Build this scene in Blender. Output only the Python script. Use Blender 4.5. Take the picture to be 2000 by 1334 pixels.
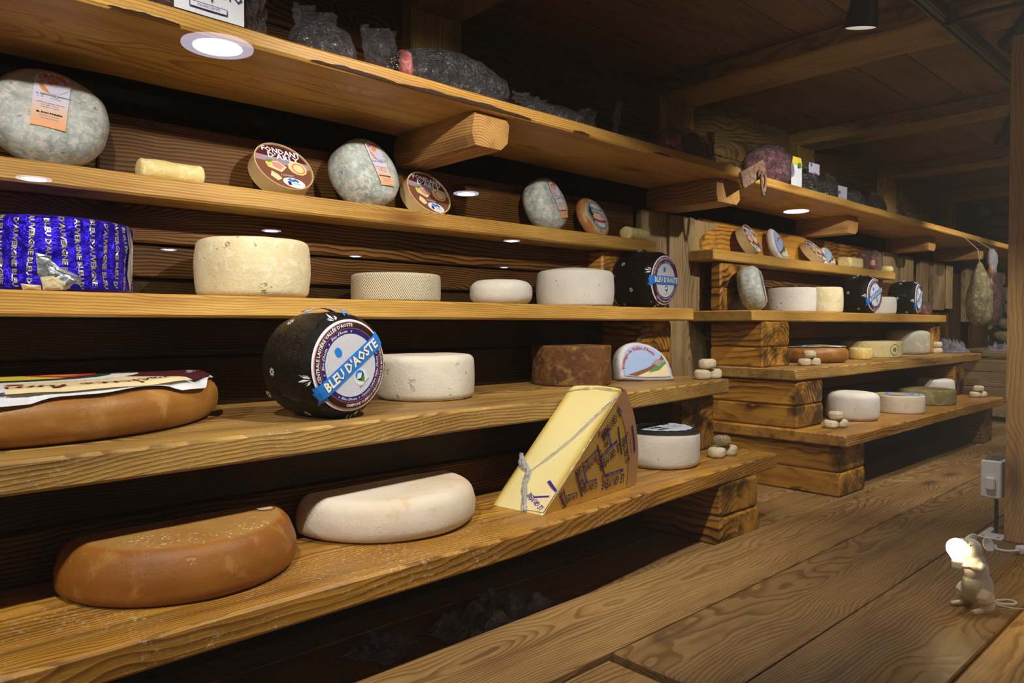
import bpy, bmesh, math, random
from mathutils import Vector, Matrix, noise
R = math.radians
PI = math.pi
sc = bpy.context.scene
col = sc.collection
for o in list(bpy.data.objects): bpy.data.objects.remove(o)

# ------------------------------------------------------------------ camera, light, exposure
cam = bpy.data.objects.new('camera', bpy.data.cameras.new('camera')); col.objects.link(cam)
cam.data.sensor_width = 36; cam.data.lens = 36 * 1426 / 2000
cam.data.clip_start = .02; cam.data.clip_end = 60
TH = R(47.015); PT = R(1.2855)
fw = Vector((math.cos(TH) * math.cos(PT), math.sin(TH) * math.cos(PT), -math.sin(PT)))
cam.rotation_euler = fw.to_track_quat('-Z', 'Y').to_euler()
cam.location = (0, 0, 0)
sc.camera = cam
sc.view_settings.view_transform = 'Standard'; sc.view_settings.look = 'None'
sc.view_settings.gamma = 1; sc.view_settings.use_curve_mapping = False
sc.view_settings.exposure = 0.0
w = bpy.data.worlds.new('world'); sc.world = w; w.use_nodes = True
w.node_tree.nodes['Background'].inputs[0].default_value = (1, .90, .74, 1)
w.node_tree.nodes['Background'].inputs[1].default_value = .07
WARM = (1, .94, .84)

def spot(name, loc, aim, power, size=75, blend=.6, rad=.014, colr=WARM):
    l = bpy.data.lights.new(name, 'SPOT'); l.energy = power; l.spot_size = R(size); l.spot_blend = blend
    l.shadow_soft_size = rad; l.color = colr
    o = bpy.data.objects.new(name, l); col.objects.link(o); o.location = loc
    o.rotation_euler = (Vector(aim) - Vector(loc)).to_track_quat('-Z', 'Y').to_euler()
    return o
LAMPS = [((-.75, .46, .70), (-.35, 1.3, -.1), 26), ((.02, .47, .69), (.32, 1.3, -.1), 34), ((.82, .49, .69), (1.02, 1.3, -.1), 39),
         ((1.568, .62, .645), (1.74, .84, -.45), 21), ((2.08, .46, .69), (2.75, 1.3, -.1), 48), ((2.86, .66, .63), (3.25, 1.2, -.35), 26),
         ((3.9, .60, .70), (4.3, 1.3, -.05), 34), ((5.0, .60, .70), (5.3, 1.2, -.1), 22)]
LK = 1.0
for i, (a, b, p) in enumerate(LAMPS):
    d = (Vector(b) - Vector(a)).normalized()
    spot('display_spot', Vector(a) + d * .045, b, p * LK, 98, .55)

# ------------------------------------------------------------------ node helpers
class NT:
    def __init__(s, name):
        s.m = bpy.data.materials.new(name); s.m.use_nodes = True
        s.t = s.m.node_tree; s.b = s.t.nodes['Principled BSDF']; s.out = s.t.nodes['Material Output']
    def n(s, typ, props=None, **ins):
        nd = s.t.nodes.new(typ)
        for k, v in (props or {}).items(): setattr(nd, k, v)
        for k, v in ins.items():
            k2 = int(k[1:]) if k[0] == 'i' and k[1:].isdigit() else k.replace('_', ' ')
            s.set(nd.inputs[k2], v)
        return nd
    def set(s, sock, v):
        if isinstance(v, bpy.types.NodeSocket): s.t.links.new(v, sock)
        elif isinstance(v, bpy.types.Node): s.t.links.new(v.outputs[0], sock)
        else:
            if isinstance(v, (tuple, list)) and len(v) == 3 and sock.type == 'RGBA': v = (*v, 1)
            sock.default_value = v
    def math(s, op, a, b=0.0, c=0.0, clamp=False):
        nd = s.t.nodes.new('ShaderNodeMath'); nd.operation = op; nd.use_clamp = clamp
        s.set(nd.inputs[0], a); s.set(nd.inputs[1], b); s.set(nd.inputs[2], c); return nd.outputs[0]
    def vmul(s, a, v):
        nd = s.t.nodes.new('ShaderNodeVectorMath'); nd.operation = 'MULTIPLY'; s.set(nd.inputs[0], a); s.set(nd.inputs[1], v); return nd.outputs[0]
    def vadd(s, a, v):
        nd = s.t.nodes.new('ShaderNodeVectorMath'); nd.operation = 'ADD'; s.set(nd.inputs[0], a); s.set(nd.inputs[1], v); return nd.outputs[0]
    def noise(s, vec, scale, detail=3, rough=.55, dist=0):
        nd = s.n('ShaderNodeTexNoise', Vector=vec, Scale=scale, Detail=detail, Roughness=rough, Distortion=dist); return nd
    def ramp(s, fac, stops, interp='LINEAR'):
        nd = s.t.nodes.new('ShaderNodeValToRGB'); s.set(nd.inputs[0], fac); cr = nd.color_ramp; cr.interpolation = interp
        while len(cr.elements) < len(stops): cr.elements.new(.5)
        for e, (p, c) in zip(cr.elements, stops): e.position = p; e.color = (*c, 1) if len(c) == 3 else c
        return nd.outputs[0]
    def mix(s, fac, a, b, blend='MIX'):
        nd = s.t.nodes.new('ShaderNodeMix'); nd.data_type = 'RGBA'; nd.blend_type = blend
        s.set(nd.inputs[0], fac); s.set(nd.inputs[6], a); s.set(nd.inputs[7], b); return nd.outputs[2]
    def bump(s, h, strength, dist, normal=None):
        nd = s.n('ShaderNodeBump', Height=h, Strength=strength, Distance=dist)
        if normal is not None: s.set(nd.inputs['Normal'], normal)
        return nd.outputs[0]

def srgb(h):
    h = h.lstrip('#'); c = [int(h[i:i + 2], 16) / 255 for i in (0, 2, 4)]
    return tuple(x / 12.92 if x <= .04045 else ((x + .055) / 1.055) ** 2.4 for x in c)

def wood(name, light, mid, dark, spacing=.006, warp=.05, rough=.5, bump=.5, stain=.4, stainc=None, spec=.4, knot=.03, contrast=1.0, dust=0, far=.035, farr=.10, figure=None, streak=.45, edge=0, endburn=0):
    t = NT(name); L, M_, D = srgb(light), srgb(mid), srgb(dark)
    tc = t.n('ShaderNodeTexCoord'); oi = t.n('ShaderNodeObjectInfo')
    rnd = oi.outputs['Random']
    sh = t.n('ShaderNodeCombineXYZ', X=t.math('MULTIPLY', rnd, 37.0), Y=t.math('MULTIPLY', rnd, 3.1), Z=t.math('MULTIPLY', rnd, 7.7)).outputs[0]
    P = tc.outputs['Object']; Q = t.vadd(P, sh)
    wn = t.noise(t.vmul(Q, (1.6, 5, 5)), 1.0, 2, .5)
    r2 = t.math('FRACT', t.math('MULTIPLY', rnd, 91.7))
    cy = t.math('MULTIPLY_ADD', rnd, .16, -.08); cz = t.math('MULTIPLY_ADD', r2, -farr, -far)
    sx = t.n('ShaderNodeSeparateXYZ', Vector=P); sw = t.n('ShaderNodeSeparateXYZ', Vector=wn.outputs['Color'])
    y = t.math('ADD', t.math('SUBTRACT', sx.outputs[1], cy), t.math('MULTIPLY', t.math('SUBTRACT', sw.outputs[0], .5), warp * 2.4))
    z = t.math('ADD', t.math('SUBTRACT', sx.outputs[2], cz), t.math('MULTIPLY', t.math('SUBTRACT', sw.outputs[1], .5), warp * 2.4))
    d = t.math('SQRT', t.math('ADD', t.math('MULTIPLY', y, y), t.math('MULTIPLY', z, z)))
    vo = t.n('ShaderNodeTexVoronoi', Vector=t.vmul(Q, (1.9, 5.5, 5.5)), Scale=1.0)
    km = t.math('SMOOTH_MAX', t.math('SUBTRACT', 1.0, t.math('MULTIPLY', vo.outputs['Distance'], 3.6)), 0.0, .12)
    d = t.math('ADD', d, t.math('MULTIPLY', km, knot))
    fine = t.noise(t.vmul(Q, (3, 60, 60)), 1.0, 3, .6)
    d = t.math('ADD', d, t.math('MULTIPLY', fine.outputs['Fac'], spacing * .35))
    wig = t.noise(t.vmul(Q, (11, 14, 14)), 1.0, 2, .5)
    d = t.math('ADD', d, t.math('MULTIPLY', wig.outputs['Fac'], spacing * 1.6))
    fr = t.math('FRACT', t.math('DIVIDE', d, spacing))
    ring = t.ramp(fr, [(0, (0, 0, 0)), (.45, (.25,) * 3), (.78, (1, 1, 1)), (.93, (.9,) * 3), (1, (0, 0, 0))])
    fib = t.noise(t.vmul(Q, (12, 520, 520)), 1.0, 3, .7)
    big = t.noise(t.vmul(Q, (2.2, 7, 7)), 1.0, 3, .6)
    rg = t.math('MULTIPLY', ring, t.math('MULTIPLY_ADD', big.outputs['Fac'], figure[0] if figure else 1.1, figure[1] if figure else .15, clamp=True) if False else t.math('MAXIMUM', t.math('MULTIPLY_ADD', big.outputs['Fac'], figure[0] if figure else 1.1, figure[1] if figure else .15), 0.06), clamp=True)
    c = t.mix(t.math('MULTIPLY', rg, .85 * contrast), L, M_)
    c = t.mix(t.math('MULTIPLY', t.math('POWER', rg, 2.2), .8 * contrast), c, D)
    c = t.mix(t.math('MULTIPLY', t.math('SUBTRACT', fib.outputs['Fac'], .35, clamp=True), 1.1), c, D)
    st = t.ramp(big.outputs['Fac'], [(.42, (0, 0, 0)), (.72, (1, 1, 1))])
    c = t.mix(t.math('MULTIPLY', st, stain), c, srgb(stainc) if stainc else D)
    sk = t.noise(t.vmul(Q, (1.7, 34, 34)), 1.0, 3, .6)
    c = t.mix(t.math('MULTIPLY', t.ramp(sk.outputs['Fac'], [(.50, (0,) * 3), (.74, (1,) * 3)]), streak), c, D)
    kd = t.math('MULTIPLY', t.math('POWER', t.math('MULTIPLY', km, 1.25, clamp=True), 3), .75)
    c = t.mix(kd, c, D)
    if edge or endburn:
        sg = t.n('ShaderNodeSeparateXYZ', Vector=tc.outputs['Generated']); sn = t.n('ShaderNodeSeparateXYZ', Vector=tc.outputs['Normal'])
        en = t.noise(t.vmul(Q, (7, 30, 30)), 1.0, 3, .6)
        if edge:
            eg = t.math('MINIMUM', sg.outputs[2], t.math('SUBTRACT', 1.0, sg.outputs[2]))
            em = t.ramp(t.math('ADD', eg, t.math('MULTIPLY_ADD', en.outputs['Fac'], .42, -.21)), [(0, (1,) * 3), (.10, (0,) * 3)])
            side = t.math('LESS_THAN', t.math('ABSOLUTE', sn.outputs[2]), .5)
            c = t.mix(t.math('MULTIPLY', t.math('MULTIPLY', em, side), edge), c, srgb('#4A240C'))
        if endburn:
            ex = t.math('MINIMUM', sg.outputs[0], t.math('SUBTRACT', 1.0, sg.outputs[0]))
            bn = t.noise(t.vmul(Q, (14, 14, 14)), 1.0, 4, .6)
            xm = t.ramp(t.math('ADD', t.math('MULTIPLY', ex, 3.0), t.math('MULTIPLY_ADD', bn.outputs['Fac'], 1.6, -.62)), [(0, (1,) * 3), (.34, (0,) * 3)])
            c = t.mix(t.math('MULTIPLY', xm, endburn), c, srgb('#1A0C06'))
    # per-board tone
    tone = t.math('MULTIPLY_ADD', t.math('FRACT', t.math('MULTIPLY', rnd, 17.3)), .34, .83)
    hs = t.n('ShaderNodeHueSaturation', Color=c, Value=tone)
    c = hs.outputs[0]
    if dust:
        dn = t.noise(P, 150, 3, .8); dn2 = t.noise(P, 9, 3, .6)
        dm = t.math('MULTIPLY', t.ramp(dn.outputs['Fac'], [(.55, (0,) * 3), (.66, (1,) * 3)]), t.ramp(dn2.outputs['Fac'], [(.42, (0,) * 3), (.66, (1,) * 3)]))
        c = t.mix(t.math('MULTIPLY', dm, dust), c, srgb('#D8CDB8'))
    t.set(t.b.inputs['Base Color'], c)
    t.set(t.b.inputs['Roughness'], t.math('MULTIPLY_ADD', rg, -.12, rough)); t.b.inputs['Specular IOR Level'].default_value = spec
    hgt = t.math('ADD', t.math('MULTIPLY', rg, .6), t.math('MULTIPLY', fib.outputs['Fac'], .5))
    t.set(t.b.inputs['Normal'], t.bump(hgt, bump, .0013))
    return t.m

def plain(name, c, rough=.5, metal=0, spec=.5, coat=0, bump=0, bscale=200, emit=None, sub=0):
    t = NT(name); cc = srgb(c); t.b.inputs['Base Color'].default_value = (*cc, 1)
    t.b.inputs['Roughness'].default_value = rough; t.b.inputs['Metallic'].default_value = metal
    t.b.inputs['Specular IOR Level'].default_value = spec; t.b.inputs['Coat Weight'].default_value = coat; t.b.inputs['Coat Roughness'].default_value = .08
    if bump or True:
        tc = t.n('ShaderNodeTexCoord'); nz = t.noise(tc.outputs['Object'], bscale, 3)
        if bump: t.set(t.b.inputs['Normal'], t.bump(nz.outputs['Fac'], bump, .002))
        v = t.mix(t.math('MULTIPLY', nz.outputs['Fac'], .14), (*cc, 1), tuple(x * .6 for x in cc))
        t.set(t.b.inputs['Base Color'], v)
    if sub: t.b.inputs['Subsurface Weight'].default_value = sub; t.b.inputs['Subsurface Radius'].default_value = (.01, .006, .003); t.b.inputs['Subsurface Scale'].default_value = .5
    if emit: t.b.inputs['Emission Color'].default_value = (*srgb(emit[0]), 1); t.b.inputs['Emission Strength'].default_value = emit[1]
    return t.m

def rind(name, c1, c2, c3, scale=20, rough=.75, bump=.5, bscale=160, spots=.5, spotc='#8A7A5A', coat=0, wrinkle=0, sub=.12, spotscale=55, c3lim=(.5, .7), spec=.3, top=None, wscale=24):
    t = NT(name); tc = t.n('ShaderNodeTexCoord'); oi = t.n('ShaderNodeObjectInfo')
    P = t.vadd(tc.outputs['Object'], t.n('ShaderNodeCombineXYZ', X=t.math('MULTIPLY', oi.outputs['Random'], 9.0), Z=0.0).outputs[0])
    a = t.noise(P, scale, 4, .6); b = t.noise(P, scale * 3.1, 4, .65, .4)
    c = t.mix(t.ramp(a.outputs['Fac'], [(.35, (0,) * 3), (.65, (1,) * 3)]), srgb(c1), srgb(c2))
    c = t.mix(t.ramp(b.outputs['Fac'], [(c3lim[0], (0,) * 3), (c3lim[1], (1,) * 3)]), c, srgb(c3))
    sn = t.noise(P, spotscale, 2, .5); sn2 = t.noise(P, spotscale * .22, 2, .5)
    sm = t.math('MULTIPLY', t.ramp(sn.outputs['Fac'], [(.66, (0,) * 3), (.72, (1,) * 3)]), t.ramp(sn2.outputs['Fac'], [(.45, (0,) * 3), (.6, (1,) * 3)]))
    c = t.mix(t.math('MULTIPLY', sm, spots), c, srgb(spotc))
    if top:
        sz = t.n('ShaderNodeSeparateXYZ', Vector=tc.outputs['Object'])
        tm = t.math('MULTIPLY', t.math('SUBTRACT', t.math('ADD', sz.outputs[2], t.math('MULTIPLY_ADD', a.outputs['Fac'], .006, -.003)), top[0]), 260.0, clamp=True)
        tn = t.noise(P, 70, 4, .7); tcn = t.mix(tn.outputs['Fac'], srgb(top[1]), srgb(top[2]))
        fl = t.noise(P, 170, 2, .6); fl2 = t.noise(P, 13, 2, .5)
        tcn = t.mix(t.math('MULTIPLY', t.ramp(fl.outputs['Fac'], [(.60, (0,) * 3), (.66, (1,) * 3)]), t.ramp(fl2.outputs['Fac'], [(.48, (0,) * 3), (.6, (1,) * 3)])), tcn, srgb('#E6D8BC'))
        c = t.mix(tm, c, tcn)
    t.set(t.b.inputs['Base Color'], c); t.b.inputs['Roughness'].default_value = rough; t.b.inputs['Specular IOR Level'].default_value = spec
    t.b.inputs['Subsurface Weight'].default_value = sub; t.b.inputs['Subsurface Radius'].default_value = (.01, .007, .004); t.b.inputs['Subsurface Scale'].default_value = .4
    f = t.noise(P, bscale, 5, .7)
    h = t.math('ADD', f.outputs['Fac'], t.math('MULTIPLY', sm, -1.2))
    nb = t.bump(h, bump, .0025); t.set(t.b.inputs['Normal'], nb)
    if coat:
        t.b.inputs['Coat Weight'].default_value = coat; t.b.inputs['Coat Roughness'].default_value = .05
        wv = t.noise(t.vmul(P, (1, 1.6, 1)), wscale, 4, .7, 1.5)
        rid = t.math('SUBTRACT', 1.0, t.math('ABSOLUTE', t.math('MULTIPLY_ADD', wv.outputs['Fac'], 4, -2)))
        t.set(t.b.inputs['Coat Normal'], t.bump(rid, wrinkle, .01))
    return t.m

def film(name, tint='#C8CCDD', amount=.12, gloss_rough=.12, wr=.6, scale=40):
    """clear crumpled plastic: mostly transparent, glossy reflections by Fresnel, slight haze"""
    t = NT(name); t.t.nodes.remove(t.b)
    tc = t.n('ShaderNodeTexCoord'); nz = t.noise(tc.outputs['Object'], scale, 4, .6, 1.2)
    rid = t.math('SUBTRACT', 1.0, t.math('ABSOLUTE', t.math('MULTIPLY_ADD', nz.outputs['Fac'], 4, -2)))
    nb = t.bump(rid, wr, .01)
    tr = t.n('ShaderNodeBsdfTransparent', Color=(.97, .97, .98, 1)); gl = t.n('ShaderNodeBsdfGlossy', Color=(.95, .95, 1, 1), Roughness=gloss_rough, Normal=nb)
    df = t.n('ShaderNodeBsdfDiffuse', Color=srgb(tint), Normal=nb)
    fr = t.n('ShaderNodeFresnel', IOR=1.45, Normal=nb)
    m1 = t.n('ShaderNodeMixShader', i0=amount, i1=tr.outputs[0], i2=df.outputs[0])
    m2 = t.n('ShaderNodeMixShader', i0=t.math('MULTIPLY_ADD', fr.outputs[0], 1.0, .03), i1=m1.outputs[0], i2=gl.outputs[0])
    t.t.links.new(m2.outputs[0], t.out.inputs['Surface'])
    return t.m

M = {}
M['shelf'] = wood('pale_pine', '#DCB05A', '#B98430', '#6E3E12', .0042, .016, .5, .35, .35, '#9A5E1C', contrast=.85, far=.10, farr=.25, edge=.75)
M['shelf2'] = wood('aged_pine', '#C29A50', '#8E642C', '#38200C', .0040, .018, .55, .8, .55, '#70461C', dust=.4, contrast=1.15, far=.08, farr=.2, edge=.6, streak=.65)
M['shelf1'] = wood('oiled_pine', '#CC9638', '#94601E', '#3C220A', .0048, .018, .45, .7, .5, '#6E4014', dust=.65, contrast=1.1, far=.08, farr=.2, edge=.5, streak=.7)
M['burnt'] = wood('scorched_pine', '#D49A3C', '#A0661E', '#1A0D06', .017, .05, .45, .45, .50, '#5A2E0C', contrast=1.25, figure=(3.4, -1.15), streak=.4, edge=.85, endburn=.85)
M['block_end'] = wood('scorched_timber', '#B07E38', '#7A4A1A', '#140B06', .013, .06, .45, .5, .9, '#2E160A', contrast=1.1, edge=.8, endburn=.95)
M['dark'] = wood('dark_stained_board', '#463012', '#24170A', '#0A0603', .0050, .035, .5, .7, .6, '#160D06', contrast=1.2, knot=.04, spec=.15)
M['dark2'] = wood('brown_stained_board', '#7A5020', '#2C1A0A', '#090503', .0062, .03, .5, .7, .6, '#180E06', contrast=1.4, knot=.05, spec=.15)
M['weather'] = wood('weathered_plank', '#A68C60', '#7C603A', '#38281A', .006, .04, .7, .8, .55, '#5E4A30', contrast=.9)
M['wallb'] = wood('old_wall_board', '#7A6034', '#4A381C', '#14100A', .013, .09, .6, .6, .5, '#2A2614', contrast=1.2)
M['ceil'] = wood('ceiling_board', '#8A6230', '#62421C', '#20140A', .008, .05, .6, .5, .55, '#3E2812', contrast=.8)
M['beam'] = wood('hewn_beam', '#B8924E', '#876432', '#2A2010', .008, .05, .65, .9, .6, '#4E4420', contrast=.95)
M['corbel'] = wood('cut_timber', '#C09254', '#946430', '#42260E', .0060, .025, .55, .5, .3, '#74502A', contrast=.95)
M['floor'] = wood('worn_floor_plank', '#A4804E', '#7A5830', '#2C1C10', .0058, .055, .5, .5, .5, '#644422', contrast=.85, spec=.4)
M['trim'] = wood('window_frame_pine', '#CFA464', '#A87C44', '#5A3A1C', .006, .03, .55, .6, .3, '#7A5630', contrast=.8)
M['black'] = plain('black_metal', '#101010', .35, .3)
M['void'] = plain('dark_recess', '#080604', .95, spec=0)

# ------------------------------------------------------------------ object helpers
def link(name, me, mat, parent=None, loc=None, rot=None, smooth=False):
    o = bpy.data.objects.new(name, me); col.objects.link(o)
    if mat is not None:
        me.materials.clear(); me.materials.append(mat)
    if parent is not None: o.parent = parent
    if loc is not None: o.location = loc
    if rot is not None: o.rotation_euler = rot
    if smooth:
        for p in me.polygons: p.use_smooth = True
    return o
def mesh(name, vs, fs):
    me = bpy.data.meshes.new(name); me.from_pydata([tuple(v) for v in vs], [], fs); me.update(); return me
def tag(o, label=None, cat=None, group=None, kind=None):
    if label: o['label'] = label
    if cat: o['category'] = cat
    if group: o['group'] = group
    if kind: o['kind'] = kind
    return o
def empty(name, loc=(0, 0, 0), rot=(0, 0, 0), label=None, cat=None, group=None, kind=None, parent=None):
    o = bpy.data.objects.new(name, None); col.objects.link(o); o.location = loc; o.rotation_euler = rot; o.empty_display_size = .05
    if parent: o.parent = parent
    return tag(o, label, cat, group, kind)
def setrot(o, m): o.rotation_mode = 'QUATERNION'; o.rotation_quaternion = m.to_quaternion()
def orient(az, tilt, roll=0):
    """local z -> normal with azimuth offset az from -Y and lifted by tilt (radians); roll spins about the local z"""
    return Matrix.Rotation(az, 4, 'Z') @ Matrix.Rotation(PI / 2 - tilt, 4, 'X') @ Matrix.Rotation(roll, 4, 'Z')

def board(name, x0, x1, y0, y1, z0, z1, mat, parent=None, axis='x', bev=.003, jag=0, seed=0, front=None, seg=None):
    """timber whose own x axis runs along the grain; front = list of (t, y) offsets of the front edge"""
    cx, cy, cz = (x0 + x1) / 2, (y0 + y1) / 2, (z0 + z1) / 2
    L = {'x': x1 - x0, 'y': y1 - y0, 'z': z1 - z0}[axis]
    W = {'x': y1 - y0, 'y': x1 - x0, 'z': y1 - y0}[axis]
    H = {'x': z1 - z0, 'y': z1 - z0, 'z': x1 - x0}[axis]
    rnd = random.Random(seed or int((x0 * 131 + y0 * 17 + z0 * 7) * 1000) & 0xffff)
    n = seg or (max(2, int(L / .12)) if (jag or front) else 1)
    b = min(bev, W / 4, H / 4)
    prof = [(-W/2 + b, -H/2), (W/2 - b, -H/2), (W/2, -H/2 + b), (W/2, H/2 - b), (W/2 - b, H/2), (-W/2 + b, H/2), (-W/2, H/2 - b), (-W/2, -H/2 + b)]
    vs, fs = [], []
    st = [-L/2] + [-L/2 + b] + [-L/2 + L * i / n for i in range(1, n)] + [L/2 - b] + [L/2]
    for k, s in enumerate(st):
        e = b if k in (0, len(st) - 1) else 0
        for (y, z) in prof:
            yy = y - (e if y > 0 else -e); zz = z - (e if z > 0 else -e)
            if jag:
                yy += (noise.noise(Vector((s * 5, z * 30, rnd.random() * 0 + seed))) ) * jag
                zz += (noise.noise(Vector((s * 6 + 9, y * 30, seed + 3)))) * jag * .6
            if front and y < 0:
                tt = (s + L/2) / L
                for (ta, ya), (tb, yb) in zip(front, front[1:]):
                    if ta <= tt <= tb + 1e-6: yy += ya + (yb - ya) * (tt - ta) / (tb - ta); break
            vs.append((s, yy, zz))
    m = len(prof)
    for k in range(len(st) - 1):
        for i in range(m): fs.append((k * m + i, k * m + (i + 1) % m, (k + 1) * m + (i + 1) % m, (k + 1) * m + i))
    fs.append(tuple(range(m))[::-1]); fs.append(tuple((len(st) - 1) * m + i for i in range(m)))
    me = mesh(name, vs, [f[::-1] for f in fs])
    rot = {'x': (0, 0, 0), 'y': (0, 0, PI / 2), 'z': (0, -PI / 2, 0)}[axis]
    return link(name, me, mat, parent, (cx, cy, cz), rot)

def lathe(prof, n=72, amp=0, nf=12, seed=0, ylim=None, ell=1.0, vmod=None):
    """closed lathe, prof = [(r,z)...] from bottom axis to top axis"""
    vs, fs = [(0, 0, prof[0][1])], []
    body = prof[1:-1]
    for (r, z) in body:
        for i in range(n):
            a = 2 * PI * i / n
            x, y = r * math.cos(a), r * math.sin(a) * ell
            if amp:
                q = noise.noise(Vector((x * nf, y * nf, z * nf + seed))) * amp + noise.noise(Vector((x * nf * 3, y * nf * 3, z * nf * 3 + seed))) * amp * .35
                x += math.cos(a) * q; y += math.sin(a) * q; zz = z + q * .6 * (1 if z > prof[0][1] + .004 else 0)
            else: zz = z
            if ylim is not None and y > ylim: y = ylim + (y - ylim) * .01
            vs.append((x, y, zz))
    vs.append((0, 0, prof[-1][1]))
    for i in range(n): fs.append((0, 1 + (i + 1) % n, 1 + i))
    for k in range(len(body) - 1):
        for i in range(n):
            a = 1 + k * n + i; b = 1 + k * n + (i + 1) % n; fs.append((a, b, b + n, a + n))
    l = 1 + (len(body) - 1) * n
    for i in range(n): fs.append((l + i, l + (i + 1) % n, len(vs) - 1))
    if vmod: vs = [vmod(Vector(v)) for v in vs]
    return vs, fs
def wprof(r, h, e=.012, bulge=.004, crown=0, steps=5, sag=0):
    p = [(0, 0)]
    for f in (.35, .7, .9): p.append(((r - e) * f, 0))
    for i in range(steps + 1):
        a = PI / 2 * i / steps; p.append((r - e + e * math.sin(a), e - e * math.cos(a)))
    for f in (.2, .4, .6, .8): p.append((r, e + (h - 2 * e) * f))
    for i in range(steps + 1):
        a = PI / 2 * i / steps; p.append((r - e + e * math.cos(a), h - e + e * math.sin(a)))
    for f in (.9, .7, .45, .2): p.append(((r - e) * f, h))
    p.append((0, h))
    out = []
    for (x, z) in p:
        u = z / h * 2 - 1
        x2 = x + bulge * (1 - u * u) * (1 if x > r * .5 else 0) - sag * max(0, u) * (x > r * .5)
        z2 = z + (crown * (1 - (x / r) ** 2) if u > .9 else 0)
        out.append((x2, z2))
    return out
def wheel(name, c, r, h, mat, label, e=.012, bulge=.004, amp=.0015, crown=0, nf=14, seed=0, half=False, rot=None, group=None, cat='cheese', ell=1.0, n=80, sag=0, body='rind', vmod=None, az=0):
    t = empty(name, c, label=label, cat=cat, group=group)
    vs, fs = lathe(wprof(r, h, e, bulge, crown, sag=sag), n, amp, nf, seed, 0 if half else None, ell, vmod)
    b = link(body, mesh(name, vs, fs), mat, t, smooth=not half)
    if half:
        for p in b.data.polygons: p.use_smooth = abs(p.normal.y) < .97 or p.center.y < -.004
    if rot is not None: setrot(t, rot)
    elif az: t.rotation_euler = (0, 0, az)
    return t

# ---- flat print helpers (each is thin real sheet laid on its carrier)
def flat(name, polys, mat, parent, z=0, zf=None, M4=None):
    vs, fs = [], []
    for p in polys:
        b0 = len(vs)
        for (x, y) in p: vs.append(Vector((x, y, z + (zf(x, y) if zf else 0))))
        fs.append(tuple(range(b0, len(vs))))
    if M4 is not None: vs = [M4 @ v for v in vs]
    return link(name, mesh(name, vs, fs), mat, parent)
def sheet(name, r0, r1, a0, a1, mat, parent, z=0, zf=None, nr=3, na=None, warp=None, M4=None, thick=0):
    na = na or max(6, int((a1 - a0) / R(5)))
    vs, fs = [], []
    for i in range(nr + 1):
        for j in range(na + 1):
            a = a0 + (a1 - a0) * j / na; r = r0 + (r1 - r0) * i / nr
            if warp: r *= warp(a, i / nr)
            x, y = r * math.cos(a), r * math.sin(a); vs.append(Vector((x, y, z + (zf(x, y) if zf else 0))))
    for i in range(nr):
        for j in range(na): k = i * (na + 1) + j; fs.append((k, k + na + 1, k + na + 2, k + 1))
    if M4 is not None: vs = [M4 @ v for v in vs]
    return link(name, mesh(name, vs, fs), mat, parent)
def disc(name, r, mat, parent, z=0, zf=None, cx=0, cy=0, ry=None, M4=None, n=40):
    ry = ry or r; nr = 1 if zf is None else (6 if r > .03 else 2)
    vs = [Vector((cx, cy, z + (zf(cx, cy) if zf else 0)))]; fs = []
    for k in range(1, nr + 1):
        for i in range(n):
            a = 2 * PI * i / n; x, y = cx + r * k / nr * math.cos(a), cy + ry * k / nr * math.sin(a); vs.append(Vector((x, y, z + (zf(x, y) if zf else 0))))
    for i in range(n): fs.append((0, 1 + i, 1 + (i + 1) % n))
    for k in range(nr - 1):
        for i in range(n): a = 1 + k * n + i; b = 1 + k * n + (i + 1) % n; fs.append((a, a + n, b + n, b))
    if M4 is not None: vs = [M4 @ v for v in vs]
    return link(name, mesh(name, vs, fs), mat, parent)
_tc = {}
def tmesh(s, bold=0, shear=0, res=1):
    k = (s, bold, shear)
    if k not in _tc:
        cu = bpy.data.curves.new('t', 'FONT'); cu.body = s; cu.size = 1; cu.resolution_u = res; cu.offset = bold; cu.shear = shear
        cu.align_x = 'CENTER'; cu.align_y = 'CENTER'
        o = bpy.data.objects.new('t', cu); col.objects.link(o)
        dg = bpy.context.evaluated_depsgraph_get(); me = o.evaluated_get(dg).to_mesh()
        vs = [v.co.copy() for v in me.vertices]; fs = [tuple(p.vertices) for p in me.polygons]
        o.evaluated_get(dg).to_mesh_clear(); bpy.data.objects.remove(o); bpy.data.curves.remove(cu)
        _tc[k] = (vs, fs)
    return _tc[k]
def text(items, name, mat, parent, z=0, zf=None, M4=None):
    """items: (string, size, x, y, rot, opts) ; opts arc=(radius, centre angle, outward)"""
    V, F = [], []
    for it in items:
        s, size, x, y, rot = it[:5]; op = it[5] if len(it) > 5 else {}
        vs, fs = tmesh(s, op.get('bold', 0), op.get('shear', 0))
        b = len(V)
        for v in vs:
            px, py = v.x * size * op.get('sx', 1), v.y * size
            if 'arc' in op:
                rad, ac, outw = op['arc']
                if outw: a = ac - px / rad; rr = rad + py
                else: a = ac + px / rad; rr = rad - py
                q = (rr * math.cos(a) + x, rr * math.sin(a) + y)
            else:
                q = (x + px * math.cos(rot) - py * math.sin(rot), y + px * math.sin(rot) + py * math.cos(rot))
            V.append(Vector((q[0], q[1], z + (zf(*q) if zf else 0))))
        F += [tuple(i + b for i in f) for f in fs]
    if M4 is not None: V = [M4 @ v for v in V]
    return tag(link(name, mesh(name, V, F), mat, parent), kind='stuff')
def star(cx, cy, r, n=6, r0=.35, wd=.35, rot=0):
    ps = []
    for i in range(n):
        a = rot + 2 * PI * i / n; c, s = math.cos(a), math.sin(a)
        def q(u, v): return (cx + (u * c - v * s) * r, cy + (u * s + v * c) * r)
        ps.append([q(.18, 0), q(.6, -wd * .45), q(1, 0), q(.6, wd * .45)])
    return ps
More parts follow.
